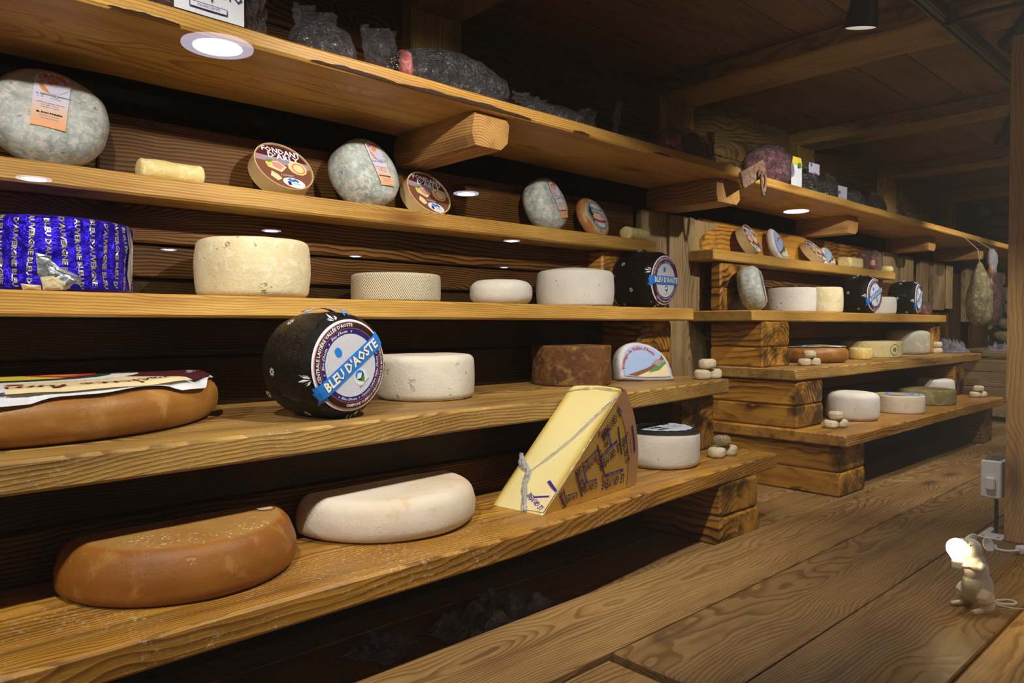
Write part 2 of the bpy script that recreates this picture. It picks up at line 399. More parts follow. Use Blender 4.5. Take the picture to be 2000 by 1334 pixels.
def tube(pts, rad, n=10, closed=False):
    vs, fs = [], []
    P = [Vector(p) for p in pts]; up = Vector((0, 0, 1))
    for k, p in enumerate(P):
        d = (P[min(k + 1, len(P) - 1)] - P[max(k - 1, 0)]).normalized()
        u = d.cross(up if abs(d.z) < .95 else Vector((1, 0, 0))).normalized(); v = u.cross(d)
        r = rad[k] if isinstance(rad, (list, tuple)) else rad
        for i in range(n): a = 2 * PI * i / n; vs.append(p + u * r * math.cos(a) + v * r * math.sin(a))
    for k in range(len(P) - 1):
        for i in range(n): fs.append((k * n + i, k * n + (i + 1) % n, (k + 1) * n + (i + 1) % n, (k + 1) * n + i))
    fs.append(tuple(range(n))); fs.append(tuple((len(P) - 1) * n + i for i in range(n))[::-1])
    return vs, fs
def smoothpath(pts, k=6):
    P = [Vector(p) for p in pts]; out = []
    for i in range(len(P) - 1):
        p0, p1, p2, p3 = P[max(i - 1, 0)], P[i], P[i + 1], P[min(i + 2, len(P) - 1)]
        for j in range(k):
            t = j / k; out.append(.5 * ((2 * p1) + (p2 - p0) * t + (2 * p0 - 5 * p1 + 4 * p2 - p3) * t * t + (3 * p1 - p0 - 3 * p2 + p3) * t ** 3))
    out.append(P[-1]); return out
def join(parts):
    V, F = [], []
    for vs, fs in parts:
        b = len(V); V += [Vector(v) for v in vs]; F += [tuple(i + b for i in f) for f in fs]
    return V, F
def blob(c, rx, ry, rz, n=14, m=10, rot=None, amp=0, nf=20, seed=0):
    vs, fs = lathe([(math.sin(PI * i / m), -math.cos(PI * i / m)) for i in range(m + 1)], n)
    out = []
    for v in vs:
        q = Vector(v); k = 1 + (noise.noise(Vector((q.x * rx * nf + seed, q.y * ry * nf, q.z * rz * nf))) * amp if amp else 0)
        q = Vector((q.x * rx * k, q.y * ry * k, q.z * rz * k))
        if rot is not None: q = rot @ q
        out.append(q + Vector(c))
    return out, fs
def remesh(V, F, name, vox, smooth=6):
    me = mesh('tmp', V, F); o = bpy.data.objects.new('tmp', me); col.objects.link(o)
    md = o.modifiers.new('r', 'REMESH'); md.mode = 'VOXEL'; md.voxel_size = vox
    s = o.modifiers.new('s', 'SMOOTH'); s.iterations = smooth; s.factor = .5
    dg = bpy.context.evaluated_depsgraph_get(); m2 = bpy.data.meshes.new_from_object(o.evaluated_get(dg)); m2.name = name
    bpy.data.objects.remove(o)
    return m2

# ------------------------------------------------------------------ SETTING
FL = -.52
floor = empty('floor', kind='structure')
rows = [(.735, .93, [-1.2, 3.1, 6.4]), (.54, .733, [.9, 4.4, 6.4]), (.335, .538, [-1.2, 2.6, 6.4]), (.12, .333, [-1.2, 1.9, 6.4])]
sd = 10
for y0, y1, xs in rows:
    for a, b in zip(xs, xs[1:]):
        sd += 1; board('plank', a + .0012, b - .0012, y0 + .001, y1 - .001, FL - .03, FL, M['floor'], floor, bev=.0025, seed=sd)
board('plank', -1.2, .893, .54, .733, FL - .042, FL - .010, M['floor'], floor, bev=.0025, seed=33)
for i, (y0, y1) in enumerate([(.93, 1.10), (1.103, 1.29), (1.293, 1.60)]):
    board('plank', -1.2, 6.4, y0, y1, FL - .05, FL - .018 if y0 < 1.2 else FL - .018, M['floor'], floor, bev=.002, seed=40 + i)
board('subfloor', -1.3, 6.5, .1, 1.66, FL - .08, FL - .05, M['void'], floor, bev=0)

YW = 1.47
back = empty('wall_back', kind='structure')
def riser(x0, x1, y, z0, z1, mat, th=.022, seed=0, jag=.002): return board('riser_board', x0, x1, y, y + th, z0, z1, mat, back, jag=jag, seed=seed, bev=.003)
# unit one (left): boards behind each shelf
U1 = (-.9, 1.955)
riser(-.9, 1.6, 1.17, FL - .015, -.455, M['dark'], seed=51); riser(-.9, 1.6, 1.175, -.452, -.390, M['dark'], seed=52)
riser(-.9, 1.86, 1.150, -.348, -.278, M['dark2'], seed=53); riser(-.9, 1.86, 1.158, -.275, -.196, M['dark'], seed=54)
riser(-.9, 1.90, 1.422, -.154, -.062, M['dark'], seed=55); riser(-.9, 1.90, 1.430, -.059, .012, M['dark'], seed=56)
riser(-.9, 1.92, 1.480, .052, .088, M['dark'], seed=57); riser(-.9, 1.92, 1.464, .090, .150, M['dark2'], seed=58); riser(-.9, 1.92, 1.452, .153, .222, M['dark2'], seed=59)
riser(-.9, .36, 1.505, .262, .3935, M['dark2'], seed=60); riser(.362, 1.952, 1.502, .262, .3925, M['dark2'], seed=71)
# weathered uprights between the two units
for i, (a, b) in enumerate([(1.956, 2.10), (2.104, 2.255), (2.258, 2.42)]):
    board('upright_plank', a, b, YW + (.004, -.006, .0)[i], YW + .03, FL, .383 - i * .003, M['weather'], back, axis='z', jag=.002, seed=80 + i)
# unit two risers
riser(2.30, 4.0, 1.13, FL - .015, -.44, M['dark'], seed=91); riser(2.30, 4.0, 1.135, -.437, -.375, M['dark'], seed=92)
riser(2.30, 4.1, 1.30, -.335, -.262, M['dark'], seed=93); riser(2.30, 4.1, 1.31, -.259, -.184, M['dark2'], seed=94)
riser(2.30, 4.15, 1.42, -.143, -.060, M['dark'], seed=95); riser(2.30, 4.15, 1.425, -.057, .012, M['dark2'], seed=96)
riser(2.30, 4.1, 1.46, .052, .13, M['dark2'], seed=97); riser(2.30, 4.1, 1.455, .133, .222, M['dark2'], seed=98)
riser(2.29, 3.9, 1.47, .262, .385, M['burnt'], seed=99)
# slatted stretch further right
for i, (a, b, z0, z1) in enumerate([(4.02, 4.22, .08, .385), (4.28, 4.46, .09, .381), (4.58, 4.71, .095, .378), (4.80, 4.99, .09, .376), (5.03, 5.15, .10, .372), (5.42, 5.60, .02, .380)]):
    board('slat', a, b, YW, YW + .03, z0, z1, M['weather'], back, axis='z', jag=.003, seed=110 + i)
board('rail', 3.95, 5.9, YW + .035, YW + .06, .24, .29, M['dark2'], back, seed=120)
for i, (a, b) in enumerate([(4.02, 4.28), (4.283, 4.55), (4.553, 4.8), (4.803, 5.12)]):
    board('lower_panel', a, b, YW + .01, YW + .035, FL, .075, M['dark2'], back, axis='z', jag=.002, seed=123 + i)
board('lower_panel', 5.14, 5.36, YW + .01, YW + .04, FL, .33, M['dark'], back, axis='z', seed=130)
board('lower_panel', 5.62, 5.98, YW + .01, YW + .04, FL, .33, M['dark2'], back, axis='z', seed=131)
board('backing', -1.2, 6.2, 1.655, 1.68, FL, .87, M['void'], back, bev=0)  # near-black colour stands in for the shade behind the open gap
# wall above the long top shelf
for i, (x0, x1) in enumerate([(-.9, 1.075), (1.235, 2.125), (2.335, 3.16), (3.32, 4.17), (4.33, 5.2), (5.36, 6.1)]):
    board('wall_board', x0, x1, 1.56, 1.59, .50, .668, M['wallb'] if x0 > 1 else M['dark2'], back, jag=.002, seed=140 + i)
    board('wall_board', x0, x1, 1.562, 1.592, .671, .87, M['wallb'] if x0 > 1 else M['dark2'], back, jag=.002, seed=150 + i)
BX = [(1.075, 1.235), (2.125, 2.335), (3.16, 3.32), (4.17, 4.33), (5.20, 5.36)]
for i, (a, b) in enumerate(BX):
    board('wall_post', a, b, 1.52, 1.60, .49, .80, M['beam'], back, axis='z', jag=.003, seed=160 + i)
ceil = empty('ceiling', kind='structure')
y = .08; i = 0
for wd in (.20, .17, .22, .19, .16, .21, .17, .18):
    board('ceiling_plank', -1.2, 3.15 if i % 2 else 2.2, y + .001, y + wd - .001, .861, .885, M['ceil'], ceil, seed=170 + i, bev=.002)
    board('ceiling_plank', (3.15 if i % 2 else 2.2) + .002, 6.4, y + .001, y + wd - .001, .8615, .885, M['ceil'], ceil, seed=190 + i, bev=.002)
    y += wd; i += 1
for i, (a, b) in enumerate(BX):
    board('ceiling_beam', a, b, .25, 1.60, .800, .862, M['beam'], ceil, axis='y', jag=.006, seed=210 + i, seg=24, bev=.006)
# far end wall of pale stones
endw = empty('wall_right', kind='structure')
board('mortar', 6.05, 6.10, .1, 1.66, FL, .9, plain('dark_joint', '#2A2214', .95), endw, axis='y', bev=0)
M['stone'] = rind('pale_stone', '#B5A878', '#9C9064', '#7A704C', 8, .85, .8, 60, .3, '#5A5036', sub=0)
rs = random.Random(5)
zz = FL; row = 0
while zz < .84:
    hh = rs.uniform(.075, .12); yy = .12 + rs.uniform(0, .1)
    while yy < 1.6:
        ww = rs.uniform(.14, .30)
        vs, fs = blob((0, 0, 0), .035, ww / 2 - .006, hh / 2 - .006, 12, 8, amp=.25, nf=9, seed=yy * 7 + zz)
        vs = [Vector((v.x, max(min(v.y, ww / 2 - .012), -ww / 2 + .012), max(min(v.z * 1.15, hh / 2 - .008), -hh / 2 + .008) + v.y * .12)) for v in vs]
        link('stone', mesh('stone', vs, fs), M['stone'], endw, (6.045, yy + ww / 2, zz + hh / 2), smooth=True)
        yy += ww
    zz += hh; row += 1
# window frame: post, sill, pane
wf = empty('window_1', kind='structure')
board('frame_post', 2.052, 2.20, .415, .47, FL, .80, M['trim'], wf, axis='z', jag=.0015, seed=231, bev=.004)
board('sill', -1.2, 6.4, .235, .322, FL - .03, FL + .014, M['trim'], wf, seed=232, bev=.003)
board('sill_front', -1.2, 6.4, .17, .232, FL - .06, FL + .030, M['trim'], wf, seed=233, bev=.003)
gm = NT('window_glass'); gm.t.nodes.remove(gm.b)
tr = gm.n('ShaderNodeBsdfTransparent', Color=(.985, .99, .985, 1)); gl = gm.n('ShaderNodeBsdfGlossy', Color=(1, 1, 1, 1), Roughness=.004)
lw = gm.n('ShaderNodeFresnel', IOR=1.5)
mx = gm.n('ShaderNodeMixShader', i0=lw.outputs[0], i1=tr.outputs[0], i2=gl.outputs[0]); gm.t.links.new(mx.outputs[0], gm.out.inputs['Surface'])
link('pane', mesh('pane', [(-1.2, .275, FL + .01), (6.4, .275, FL + .01), (6.4, .275, .88), (-1.2, .275, .88)], [(0, 1, 2, 3)]), gm.m, wf)
for o in wf.children:
    pass

# ------------------------------------------------------------------ SHELVES
T_ = .037
F1, F2 = 1.035, 1.07      # lower two left shelves
U1Z = {1: -.338 * F1, 2: -.145 * F2}
def shelf(x0, x1, y0, y1, ztop, mat, label, front=None, th=T_, jag=.0012, seed=0, bev=.004):
    o = board('shelf_board', x0, x1, y0, y1, ztop - th, ztop, mat, None, jag=jag, seed=seed, front=front, bev=bev, seg=30)
    return tag(o, label, 'shelf')
def fr(x0, x1, pts, y0): return [((x - x0) / (x1 - x0), y - y0) for x, y in pts]
def sc_(P, f): return [(x * f, y * f) for x, y in P]
P1 = sc_([(-.9, .832), (.0, .835), (.45, .846), (.80, .849), (1.3, .900), (1.82, .926)], F1)
shelf(-.9 * F1, 1.82 * F1, .83 * F1, 1.17, U1Z[1], M['shelf1'], 'lowest left shelf, thick oiled pine under the two half wheels and the big wedge', fr(-.9 * F1, 1.82 * F1, P1, .83 * F1), th=.0383, seed=301)
P2 = sc_([(-.9, .915), (.05, .922), (.3, .935), (.62, .956), (.8, .972), (1.2, .972), (1.765, 1.036)], F2)
shelf(-.9 * F2, 1.765 * F2, .90 * F2, 1.45, U1Z[2], M['shelf2'], 'second left shelf from the floor, aged pine under the big tilted black cheese', fr(-.9 * F2, 1.765 * F2, P2, .90 * F2), th=.0396, seed=302)
shelf(-.9, 1.90, 1.235, 1.50, .05, M['shelf'], 'third left shelf, pale pine under the blue foil cheese', seed=303)
shelf(-.9, 1.885, 1.358, 1.50, .26, M['shelf'], 'fourth left shelf, narrow pale pine with small cheeses leaning back', seed=304)
shelf(2.262, 4.02, .928, 1.44, -.338, M['shelf1'], 'lowest right shelf, thick pine board reaching out over the plank floor', seed=305, jag=.0015)
shelf(2.27, 4.30, 1.092, 1.44, -.143, M['shelf2'], 'second right shelf with a ragged dark lower front edge', seed=306, jag=.003)
shelf(2.215, 4.17, 1.217, 1.46, .05, M['shelf'], 'third right shelf, pale pine under the two far black cheeses', seed=307)
shelf(2.215, 3.88, 1.362, 1.468, .262, M['shelf'], 'fourth right shelf, narrow pine with leaning round boxes', seed=308)
# long top shelf in two lengths
shelf(-.9, 2.075, 1.183, 1.50, .489, M['shelf'], 'long left length of the topmost shelf, dark bark line on its lower edge', th=.029, seed=309, jag=.003)
shelf(2.09, 5.9, 1.195, 1.50, .488, M['shelf'], 'long right length of the topmost shelf, running to the far end', th=.0285, seed=310, jag=.003)
ts = [o for o in bpy.data.objects if str(o.get('label', '')).startswith('long left length')][0]
BK = plain('dark_bark', '#2E160C', .8, bump=.6, bscale=120)
for k, (xa, xb, hh) in enumerate([(.30, .40, .004), (.62, .80, .0065), (.80, 1.16, .0085), (1.30, 1.36, .004), (1.62, 1.70, .004)]):
    N = 18; vs, fs = [], []
    for i in range(N + 1):
        u = i / N; x = xa + (xb - xa) * u - (.5 * (-.9 + 2.075)); h_ = hh * math.sin(PI * u) ** .6 * (.7 + .6 * noise.noise(Vector((u * 7, k, 0)))) + .0006
        zc = -.0145 + .003
        for (yy, zz) in ((-.1603, zc - .001), (-.1618, zc + h_ * .5), (-.1603, zc + h_)): vs.append((x, yy - .0004 + .002 * noise.noise(Vector((x * 9, k, 3))) * 0, zz))
    for i in range(N):
        for j in range(2): a = i * 3 + j; fs.append((a, a + 3, a + 4, a + 1))
    link('bark_strip', mesh('bark_strip', vs, fs), BK, ts)
# support timbers
def timber(x0, x1, y0, y1, z0, z1, label, mat='burnt', seed=0):
    o = board('support_timber', x0, x1, y0, y1, z0, z1, M[mat], None, axis='y', jag=.0012, seed=seed, bev=.006); return tag(o, label, 'timber')
lv = {1: (FL - .018, -.376, .94), 2: (-.337, -.183, 1.08), 3: (-.144, .012, 1.20), 4: (.051, .222, 1.33)}
nm = {1: 'lowest', 2: 'second', 3: 'third', 4: 'top'}
for uname, x0, x1, yb in (('left', 1.568, 1.752, 1.46), ('right', 2.284, 2.478, 1.42)):
    for k, (z0, z1, yf) in lv.items():
        if uname == 'left': z0, z1, yf = {1: (FL - .018, -.3885, .94), 2: (-.3495, -.1955, 1.12), 3: (-.1545, .012, 1.20), 4: (z0, z1, yf)}[k]
        zm = z0 + (z1 - z0) * (.47 if k != 3 else .44)
        dx = 0 if k != 4 else 0
        yf2 = yf + (.016 if uname == 'right' else 0)
        yb2 = yb
        xx0, xx1 = (x0, x1) if uname == 'right' else {1: (1.568, 1.752), 2: (1.676, 1.830), 3: (1.705, 1.872), 4: (1.665, 1.835)}[k]
        if k == 4: yf2 = 1.375 if uname == 'right' else 1.395
        if k == 3 and uname == 'left': yf2 = 1.292
        if uname == 'left' and k == 2:
            timber(xx0, xx1, 1.12, yb, z0, z1, 'dark scorched timber block under the second left shelf, standing behind the black-labelled wheel', 'block_end', 320); continue
        timber(xx0, xx1, yf2, yb, z0, zm, f'lower timber of the {nm[k]} support at the {"right end of the left" if uname=="left" else "left end of the right"} shelves', 'burnt', 321 + k * 2 + (20 if uname == 'right' else 0))
        timber(xx0 + .001, xx1 - .001, yf2 + .002, yb, zm + .001, z1, f'upper timber of the {nm[k]} support at the {"right end of the left" if uname=="left" else "left end of the right"} shelves', 'burnt', 322 + k * 2 + (20 if uname == 'right' else 0))
timber(3.80, 3.95, .955, 1.42, FL - .018, -.376, 'far scorched support timber under the right end of the lowest right shelf', 'block_end', 371)
timber(3.90, 4.05, 1.10, 1.42, -.337, -.183, 'far scorched support timber under the right end of the second right shelf', 'block_end', 372)
timber(4.045, 4.155, 1.24, 1.42, -.142, .012, 'far scorched support timber under the right end of the third right shelf', 'burnt', 373)
# corbels carrying the top shelf
def corbel(x0, x1, yf, label, seed, cut=.018):
    W = x1 - x0; z0, z1 = .386, .459; H = z1 - z0
    n = 14; prof = [(-W/2 + .008, -H/2), (W/2 - cut * 1.3, -H/2), (W/2 - .004, -H/2 + cut), (W/2, H/2 - .015), (W/2 - .008, H/2), (-W/2 + .004, H/2), (-W/2, H/2 - .02), (-W/2 - .002, -H/2 + .025)]
    L = 1.50 - yf; vs, fs = [], []
    for k in range(n + 1):
        s = L * k / n; e = .004 if k == 0 else 0
        for (x, z) in prof:
            q = noise.noise(Vector((s * 9, x * 20, z * 20 + seed))) * .004
            vs.append((s, -(x * (1 - e * 8) + q), z * (1 - e * 8) + q * .5))
    m = 8
    for k in range(n):
        for i in range(m): fs.append((k * m + i, (k + 1) * m + i, (k + 1) * m + (i + 1) % m, k * m + (i + 1) % m))
    fs.append(tuple(range(m))); fs.append(tuple(n * m + i for i in range(m))[::-1])
    o = link('corbel', mesh('corbel', vs, fs), M['corbel'], None, ((x0 + x1) / 2, yf, (z0 + z1) / 2), (0, 0, PI / 2))
    return tag(o, label, 'corbel')
for i, (x0, x1, yf, lb) in enumerate([(1.008, 1.115, 1.205, 'nearest rough timber corbel under the top shelf, showing pale end rings'), (2.02, 2.165, 1.235, 'second timber corbel from the left under the top shelf, by the rusty latch'),
                                      (3.10, 3.215, 1.28, 'third timber corbel under the top shelf, above the leaning round boxes'), (4.13, 4.25, 1.295, 'fourth timber corbel under the top shelf, above the far slats'),
                                      (4.88, 4.99, 1.265, 'farthest timber corbel under the top shelf, beside the hanging hams')]):
    corbel(x0, x1, yf, lb, 400 + i)
# ------------------------------------------------------------------ CHEESE MATERIALS
M['white'] = rind('bloomy_white_rind', '#DDD6C8', '#CFC6B4', '#C8B490', 10, .85, .5, 200, .45, '#9A8A68', c3lim=(.62, .8))
M['white2'] = rind('chalky_white_rind', '#D9D4CC', '#CBC4BA', '#C2B7A2', 9, .85, .55, 180, .5, '#8A7C60', c3lim=(.66, .85))
M['cream'] = rind('cream_pitted_rind', '#DCCEA8', '#CFBE94', '#E3DAC0', 14, .85, .8, 140, .6, '#7E6C48')
M['smoked'] = rind('smoked_orange_rind', '#99601E', '#824C12', '#AC7C3A', 7, .5, .35, 160, .3, '#C9A878', spec=.45, c3lim=(.55, .75), top=(.0665, '#B08A50', '#94682C'))
M['smokedtop'] = rind('smoked_tan_skin', '#AC7A38', '#8E5A20', '#BC9050', 12, .7, .5, 220, .6, '#E0D0B0')
M['raclette'] = rind('raclette_rind', '#A06C2C', '#8C5A1E', '#AE8046', 6, .45, .25, 120, .2, '#5A3A18', spec=.5)
M['brown'] = rind('brown_crusty_rind', '#6E4420', '#4E2E14', '#8A6A36', 12, .8, .9, 110, .4, '#C0AE80')
M['halfwhite'] = rind('brushed_white_rind', '#DAD0C2', '#D0C0A6', '#C6A470', 6, .8, .4, 160, .2, '#B08A50', c3lim=(.58, .8))
M['grey'] = rind('grey_rind', '#B2AC9C', '#9E9786', '#C2BDB0', 10, .85, .5, 160, .3, '#6E6654')
M['olive'] = rind('olive_brown_rind', '#8E8054', '#766A40', '#A09468', 9, .8, .5, 140, .3, '#4E4428')
M['butter'] = rind('pale_butter_log', '#DCC98A', '#D2BC78', '#EBE0B8', 26, .7, .9, 120, .2, '#A88E50')
M['goat'] = rind('small_goat_rind', '#D8CAAE', '#C8B692', '#E4DAC4', 60, .85, 1.0, 300, .5, '#9A8458')
M['goatdark'] = rind('dark_goat_rind', '#9A8A6C', '#7E6A4A', '#C4B494', 60, .85, 1.0, 300, .5, '#5A4428')
M['cravin'] = rind('mouldy_rind_in_cling_film', '#B2BCB8', '#8A9894', '#CCC8C2', 26, .6, .9, 70, .7, '#6F7F7C', coat=1.0, wrinkle=1.2, wscale=46, c3lim=(.45, .62), spotscale=70)
M['paste'] = rind('pale_yellow_paste', '#E0D08C', '#DCCB86', '#E6D898', 4, .5, .1, 120, .05, '#C0A860', sub=.25, spec=.5, coat=.5, wrinkle=.15)
M['gr_rind'] = plain('pinkish_tan_rind', '#C09468', .55, coat=.35, bump=.2, bscale=120)
M['gr_wrap'] = plain('tan_printed_wrap', '#CFA84C', .45, coat=.5, bump=.12, bscale=60)
M['purple'] = plain('purple_print', '#35208A', .45); M['darkpurple'] = plain('dark_purple_print', '#2A1A4E', .45)
M['redp'] = plain('red_print', '#C0362E', .45); M['blackp'] = plain('black_print', '#15120F', .5)
M['foilblack'] = rind('black_foil_wrap', '#060505', '#0C0A09', '#120E0B', 24, .55, 1.0, 110, 0, spec=.12, coat=.35, wrinkle=1.4, sub=0, wscale=48)
M['paper'] = plain('white_paper', '#DADCE4', .6, bump=.15, bscale=60); M['paperblue'] = plain('bright_blue_band', '#1C78D8', .4, bump=.2, bscale=60)
M['navy'] = plain('navy_print', '#1E1C66', .45); M['ivory'] = plain('ivory_print', '#E8E2D2', .5); M['greyline'] = plain('grey_print', '#8E92A2', .5)
M['maroon'] = plain('maroon_print', '#4E1620', .45); M['cream_p'] = plain('cream_print', '#E2CFA2', .5); M['peach'] = plain('peach_print', '#E0A878', .5)
M['lilac'] = plain('lilac_paper', '#C6C4DA', .5); M['skyp'] = plain('sky_print', '#9CB4DC', .5); M['greenp'] = plain('green_print', '#4F8A3A', .5); M['dgreenp'] = plain('dark_green_print', '#1E3C2A', .5)
M['yellowp'] = plain('yellow_print', '#D9C242', .5); M['orangep'] = plain('orange_print', '#D88A3C', .5); M['pinkp'] = plain('pink_print', '#D08C84', .5)
M['mauve'] = plain('mauve_print', '#A08894', .5); M['brownp'] = plain('brown_print', '#7A4A34', .5); M['boxwood'] = wood('poplar_box', '#D8BE8A', '#C8AA72', '#A88650', .004, .02, .6, .2, .1, contrast=.4)
M['film'] = film('clear_plastic_film', amount=.06); M['film2'] = film('clear_bag_plastic', '#CACCE0', .08, .09, 1.2, 34)
M['milky'] = film('crumpled_film', '#F2F2FA', .5, .25, .8, 70)
M['silver'] = plain('silver_foil', '#C4CAD4', .28, .9, bump=.8, bscale=70)
M['gold'] = plain('pale_gold_print', '#C9C3A2', .3, .7)
# blue foil
t = NT('blue_foil'); tc = t.n('ShaderNodeTexCoord')
v1 = t.n('ShaderNodeTexVoronoi', Vector=t.vmul(tc.outputs['Object'], (1, 1, .7)), Scale=110.0); v1.feature = 'SMOOTH_F1'
n1 = t.noise(tc.outputs['Object'], 60, 4, .7, 1)
h = t.math('ADD', t.math('MULTIPLY', v1.outputs['Distance'], 1.0), t.math('MULTIPLY', n1.outputs['Fac'], 1.6))
t.set(t.b.inputs['Base Color'], t.mix(n1.outputs['Fac'], srgb('#1608B8'), srgb('#3A1CF0'))); t.b.inputs['Metallic'].default_value = .75; t.b.inputs['Roughness'].default_value = .25
t.set(t.b.inputs['Normal'], t.bump(h, .9, .004)); M['bluefoil'] = t.m
# peppered meat
t = NT('peppered_meat'); tc = t.n('ShaderNodeTexCoord')
v1 = t.n('ShaderNodeTexVoronoi', Vector=tc.outputs['Object'], Scale=260.0); cr = t.ramp(t.n('ShaderNodeSeparateColor', Color=v1.outputs['Color']).outputs[0], [(.0, srgb('#0C0B0E')), (.62, srgb('#1A181C')), (.72, srgb('#6A6050')), (.9, srgb('#B8A880'))], 'CONSTANT')
t.set(t.b.inputs['Base Color'], cr); t.b.inputs['Roughness'].default_value = .45; t.b.inputs['Coat Weight'].default_value = .8; t.b.inputs['Coat Roughness'].default_value = .1
t.set(t.b.inputs['Normal'], t.bump(v1.outputs['Distance'], 1.0, .004)); M['pepper'] = t.m
M['meat'] = rind('cured_meat', '#7E3C30', '#A0605A', '#C09080', 26, .45, .4, 120, .4, '#D8B8A8', coat=.8, wrinkle=.8)
M['pinkmeat'] = rind('pink_sausage', '#B06068', '#9E4A54', '#D8A8A4', 40, .4, .3, 120, .5, '#E8CCC6', coat=.9, wrinkle=.9)
M['ham'] = rind('mouldy_ham_skin', '#7E7458', '#5E5038', '#A09878', 16, .8, .8, 90, .5, '#4E3A2A')
M['amber'] = rind('amber_ham', '#B06828', '#7E2E20', '#D09048', 20, .35, .4, 80, .2, '#5A1A14', coat=.9, wrinkle=1.0)
M['redpack'] = rind('red_wrapped', '#9E4034', '#B8846C', '#D8C0B0', 34, .4, .4, 80, .3, '#EEE4DC', coat=.9, wrinkle=1.0)
M['rust'] = rind('rusty_iron', '#6E4A38', '#8A7A66', '#4A2E22', 60, .7, .6, 200, .6, '#B0A490', sub=0)

Z1, Z2, Z3, Z4, ZT = -.338, -.145, .05, .26, .489

def base_for(center, rot, h):
    return Vector(center) - (rot @ Vector((0, 0, h / 2)))
def S(k): return Matrix.Diagonal((k, k, k, 1))

# ------------------------------------------------------------------ the black blue-cheese wheels
def aoste(center, az, tilt, roll, label, r=.08, h=.125, detail=True):
    rot = orient(az, tilt, roll)
    t = wheel('black_wrapped_cheese', base_for(center, rot, h), r, h, M['foilblack'], label, e=.022, bulge=.003, amp=.0022, nf=26, seed=r * 90 + az, rot=rot, group='black wrapped blue cheese wheels', body='foil_wrap', n=96)
    e = .022
    def zf(x, y):
        q = math.hypot(x, y); d = max(0, q - (r - e)); return h - (e - math.sqrt(max(0, e * e - d * d))) + .0016
    k = r / .08
    lab = disc('label', .0705 * k, M['paper'], t, 0, zf, n=64)
    sub = lab
    sheet('red_ring', .0662 * k, .0672 * k, 0, 2 * PI, M['redp'], sub, .0003, zf, 1, 60)
    sheet('black_ring', .0575 * k, .0662 * k, 0, 2 * PI, M['blackp'], sub, .0003, zf, 2, 60)
    sheet('red_line', .0565 * k, .0575 * k, 0, 2 * PI, M['redp'], sub, .0003, zf, 1, 60)
    sheet('navy_ring', .0485 * k, .0565 * k, 0, 2 * PI, M['navy'], sub, .0003, zf, 2, 60)
    ln = []
    if detail:
        for i in range(-22, 23):
            x = i * .0021 * k; hh = math.sqrt(max(0, (.0478 * k) ** 2 - x * x))
            ln.append([(x - .00022, -hh), (x + .00022, -hh), (x + .00022, hh), (x - .00022, hh)])
        tag(flat('hatching', [[((px * math.cos(-.75) - py * math.sin(-.75)), (px * math.sin(-.75) + py * math.cos(-.75))) for px, py in p] for p in ln], M['greyline'], sub, .0003, zf), kind='stuff')
    text([('CENTRALE LAITIÈRE VALLÉE D\'AOSTE', .0072 * k, 0, 0, 0, dict(arc=(.0618 * k, PI / 2 + .35, True), bold=.02, sx=1.05)),
          ('CAMPIONE OLIMPICO DEI FORMAGGI DI MONTAGNA', .0062 * k, 0, 0, 0, dict(arc=(.0618 * k, -PI / 2 + .35, False), bold=.02, sx=.92)),
          ('o   Bleu d\'Aoste   o   Bleu d\'Aoste   o', .0066 * k, 0, 0, 0, dict(arc=(.0525 * k, PI / 2 + .3, True), bold=.01, shear=.3)),
          ('o  Bleu d\'Aoste  o  Centrale Laitière Vallée d\'Aoste  o', .0058 * k, 0, 0, 0, dict(arc=(.0525 * k, -PI / 2 + .1, False), bold=.01, shear=.3))],
         'ring_lettering', M['paper'], sub, .0006, zf)
    disc('round_seal', .0062 * k, M['paperblue'], sub, .0006, zf, -.008 * k, .030 * k, ry=.0078 * k)
    # small valley emblem
    disc('emblem_ground', .013 * k, M['paper'], sub, .0005, zf, .004 * k, -.026 * k)
    disc('emblem', .0085 * k, M['paperblue'], sub, .0006, zf, .004 * k, -.023 * k)
    flat('emblem_hill', [[(-.0045 * k, -.024 * k), (.003 * k, -.018 * k), (.0125 * k, -.024 * k), (.008 * k, -.0305 * k), (-.001 * k, -.0305 * k)]], M['paper'], sub, .0008, zf)
    flat('emblem_slope', [[(-.0045 * k, -.0245 * k), (.004 * k, -.0275 * k), (.0125 * k, -.020 * k), (.0118 * k, -.027 * k), (.002 * k, -.0325 * k)]], M['dgreenp'], sub, .0009, zf)
    flat('emblem_meadow', [[(.0015 * k, -.031 * k), (.0118 * k, -.026 * k), (.009 * k, -.0325 * k), (.006 * k, -.036 * k)]], M['greenp'], sub, .0010, zf)
    text([('Bleu d\'Aoste', .0045 * k, .004 * k, -.038 * k, .1, dict(shear=.4))], 'emblem_lettering', M['navy'], sub, .0006, zf)
    def zb(x, y): return zf(x, y) + .0006
    n = 26; x0 = .0745 * k; hw = .0118 * k
    vs, fs = [], []
    for i in range(n + 1):
        x = -x0 + 2 * x0 * i / n
        for yy in (-hw, 0, hw): vs.append((x, yy, zb(x, yy) + .0012))
    for i in range(n):
        for j in range(2): a = i * 3 + j; fs.append((a, a + 3, a + 4, a + 1))
    bd = link('banner', mesh('banner', vs, fs), M['paperblue'], t)
    for sx in (-1, 1):
        q = [(sx * .064 * k, -.017 * k), (sx * .0765 * k, -.0185 * k), (sx * .0745 * k, -.008 * k), (sx * .0765 * k, .004 * k), (sx * .064 * k, .006 * k)]
        flat('banner_tail', [q if sx > 0 else q[::-1]], M['paperblue'], bd, .001, zf)
    text([('BLEU D\'AOSTE', .0215 * k, .0008, -.0008, 0, dict(bold=.045, sx=.86))], 'lettering_shadow', M['blackp'], bd, .0021, zf)
    text([('BLEU D\'AOSTE', .0215 * k, 0, 0, 0, dict(bold=.035, sx=.86))], 'lettering', M['ivory'], bd, .0027, zf)
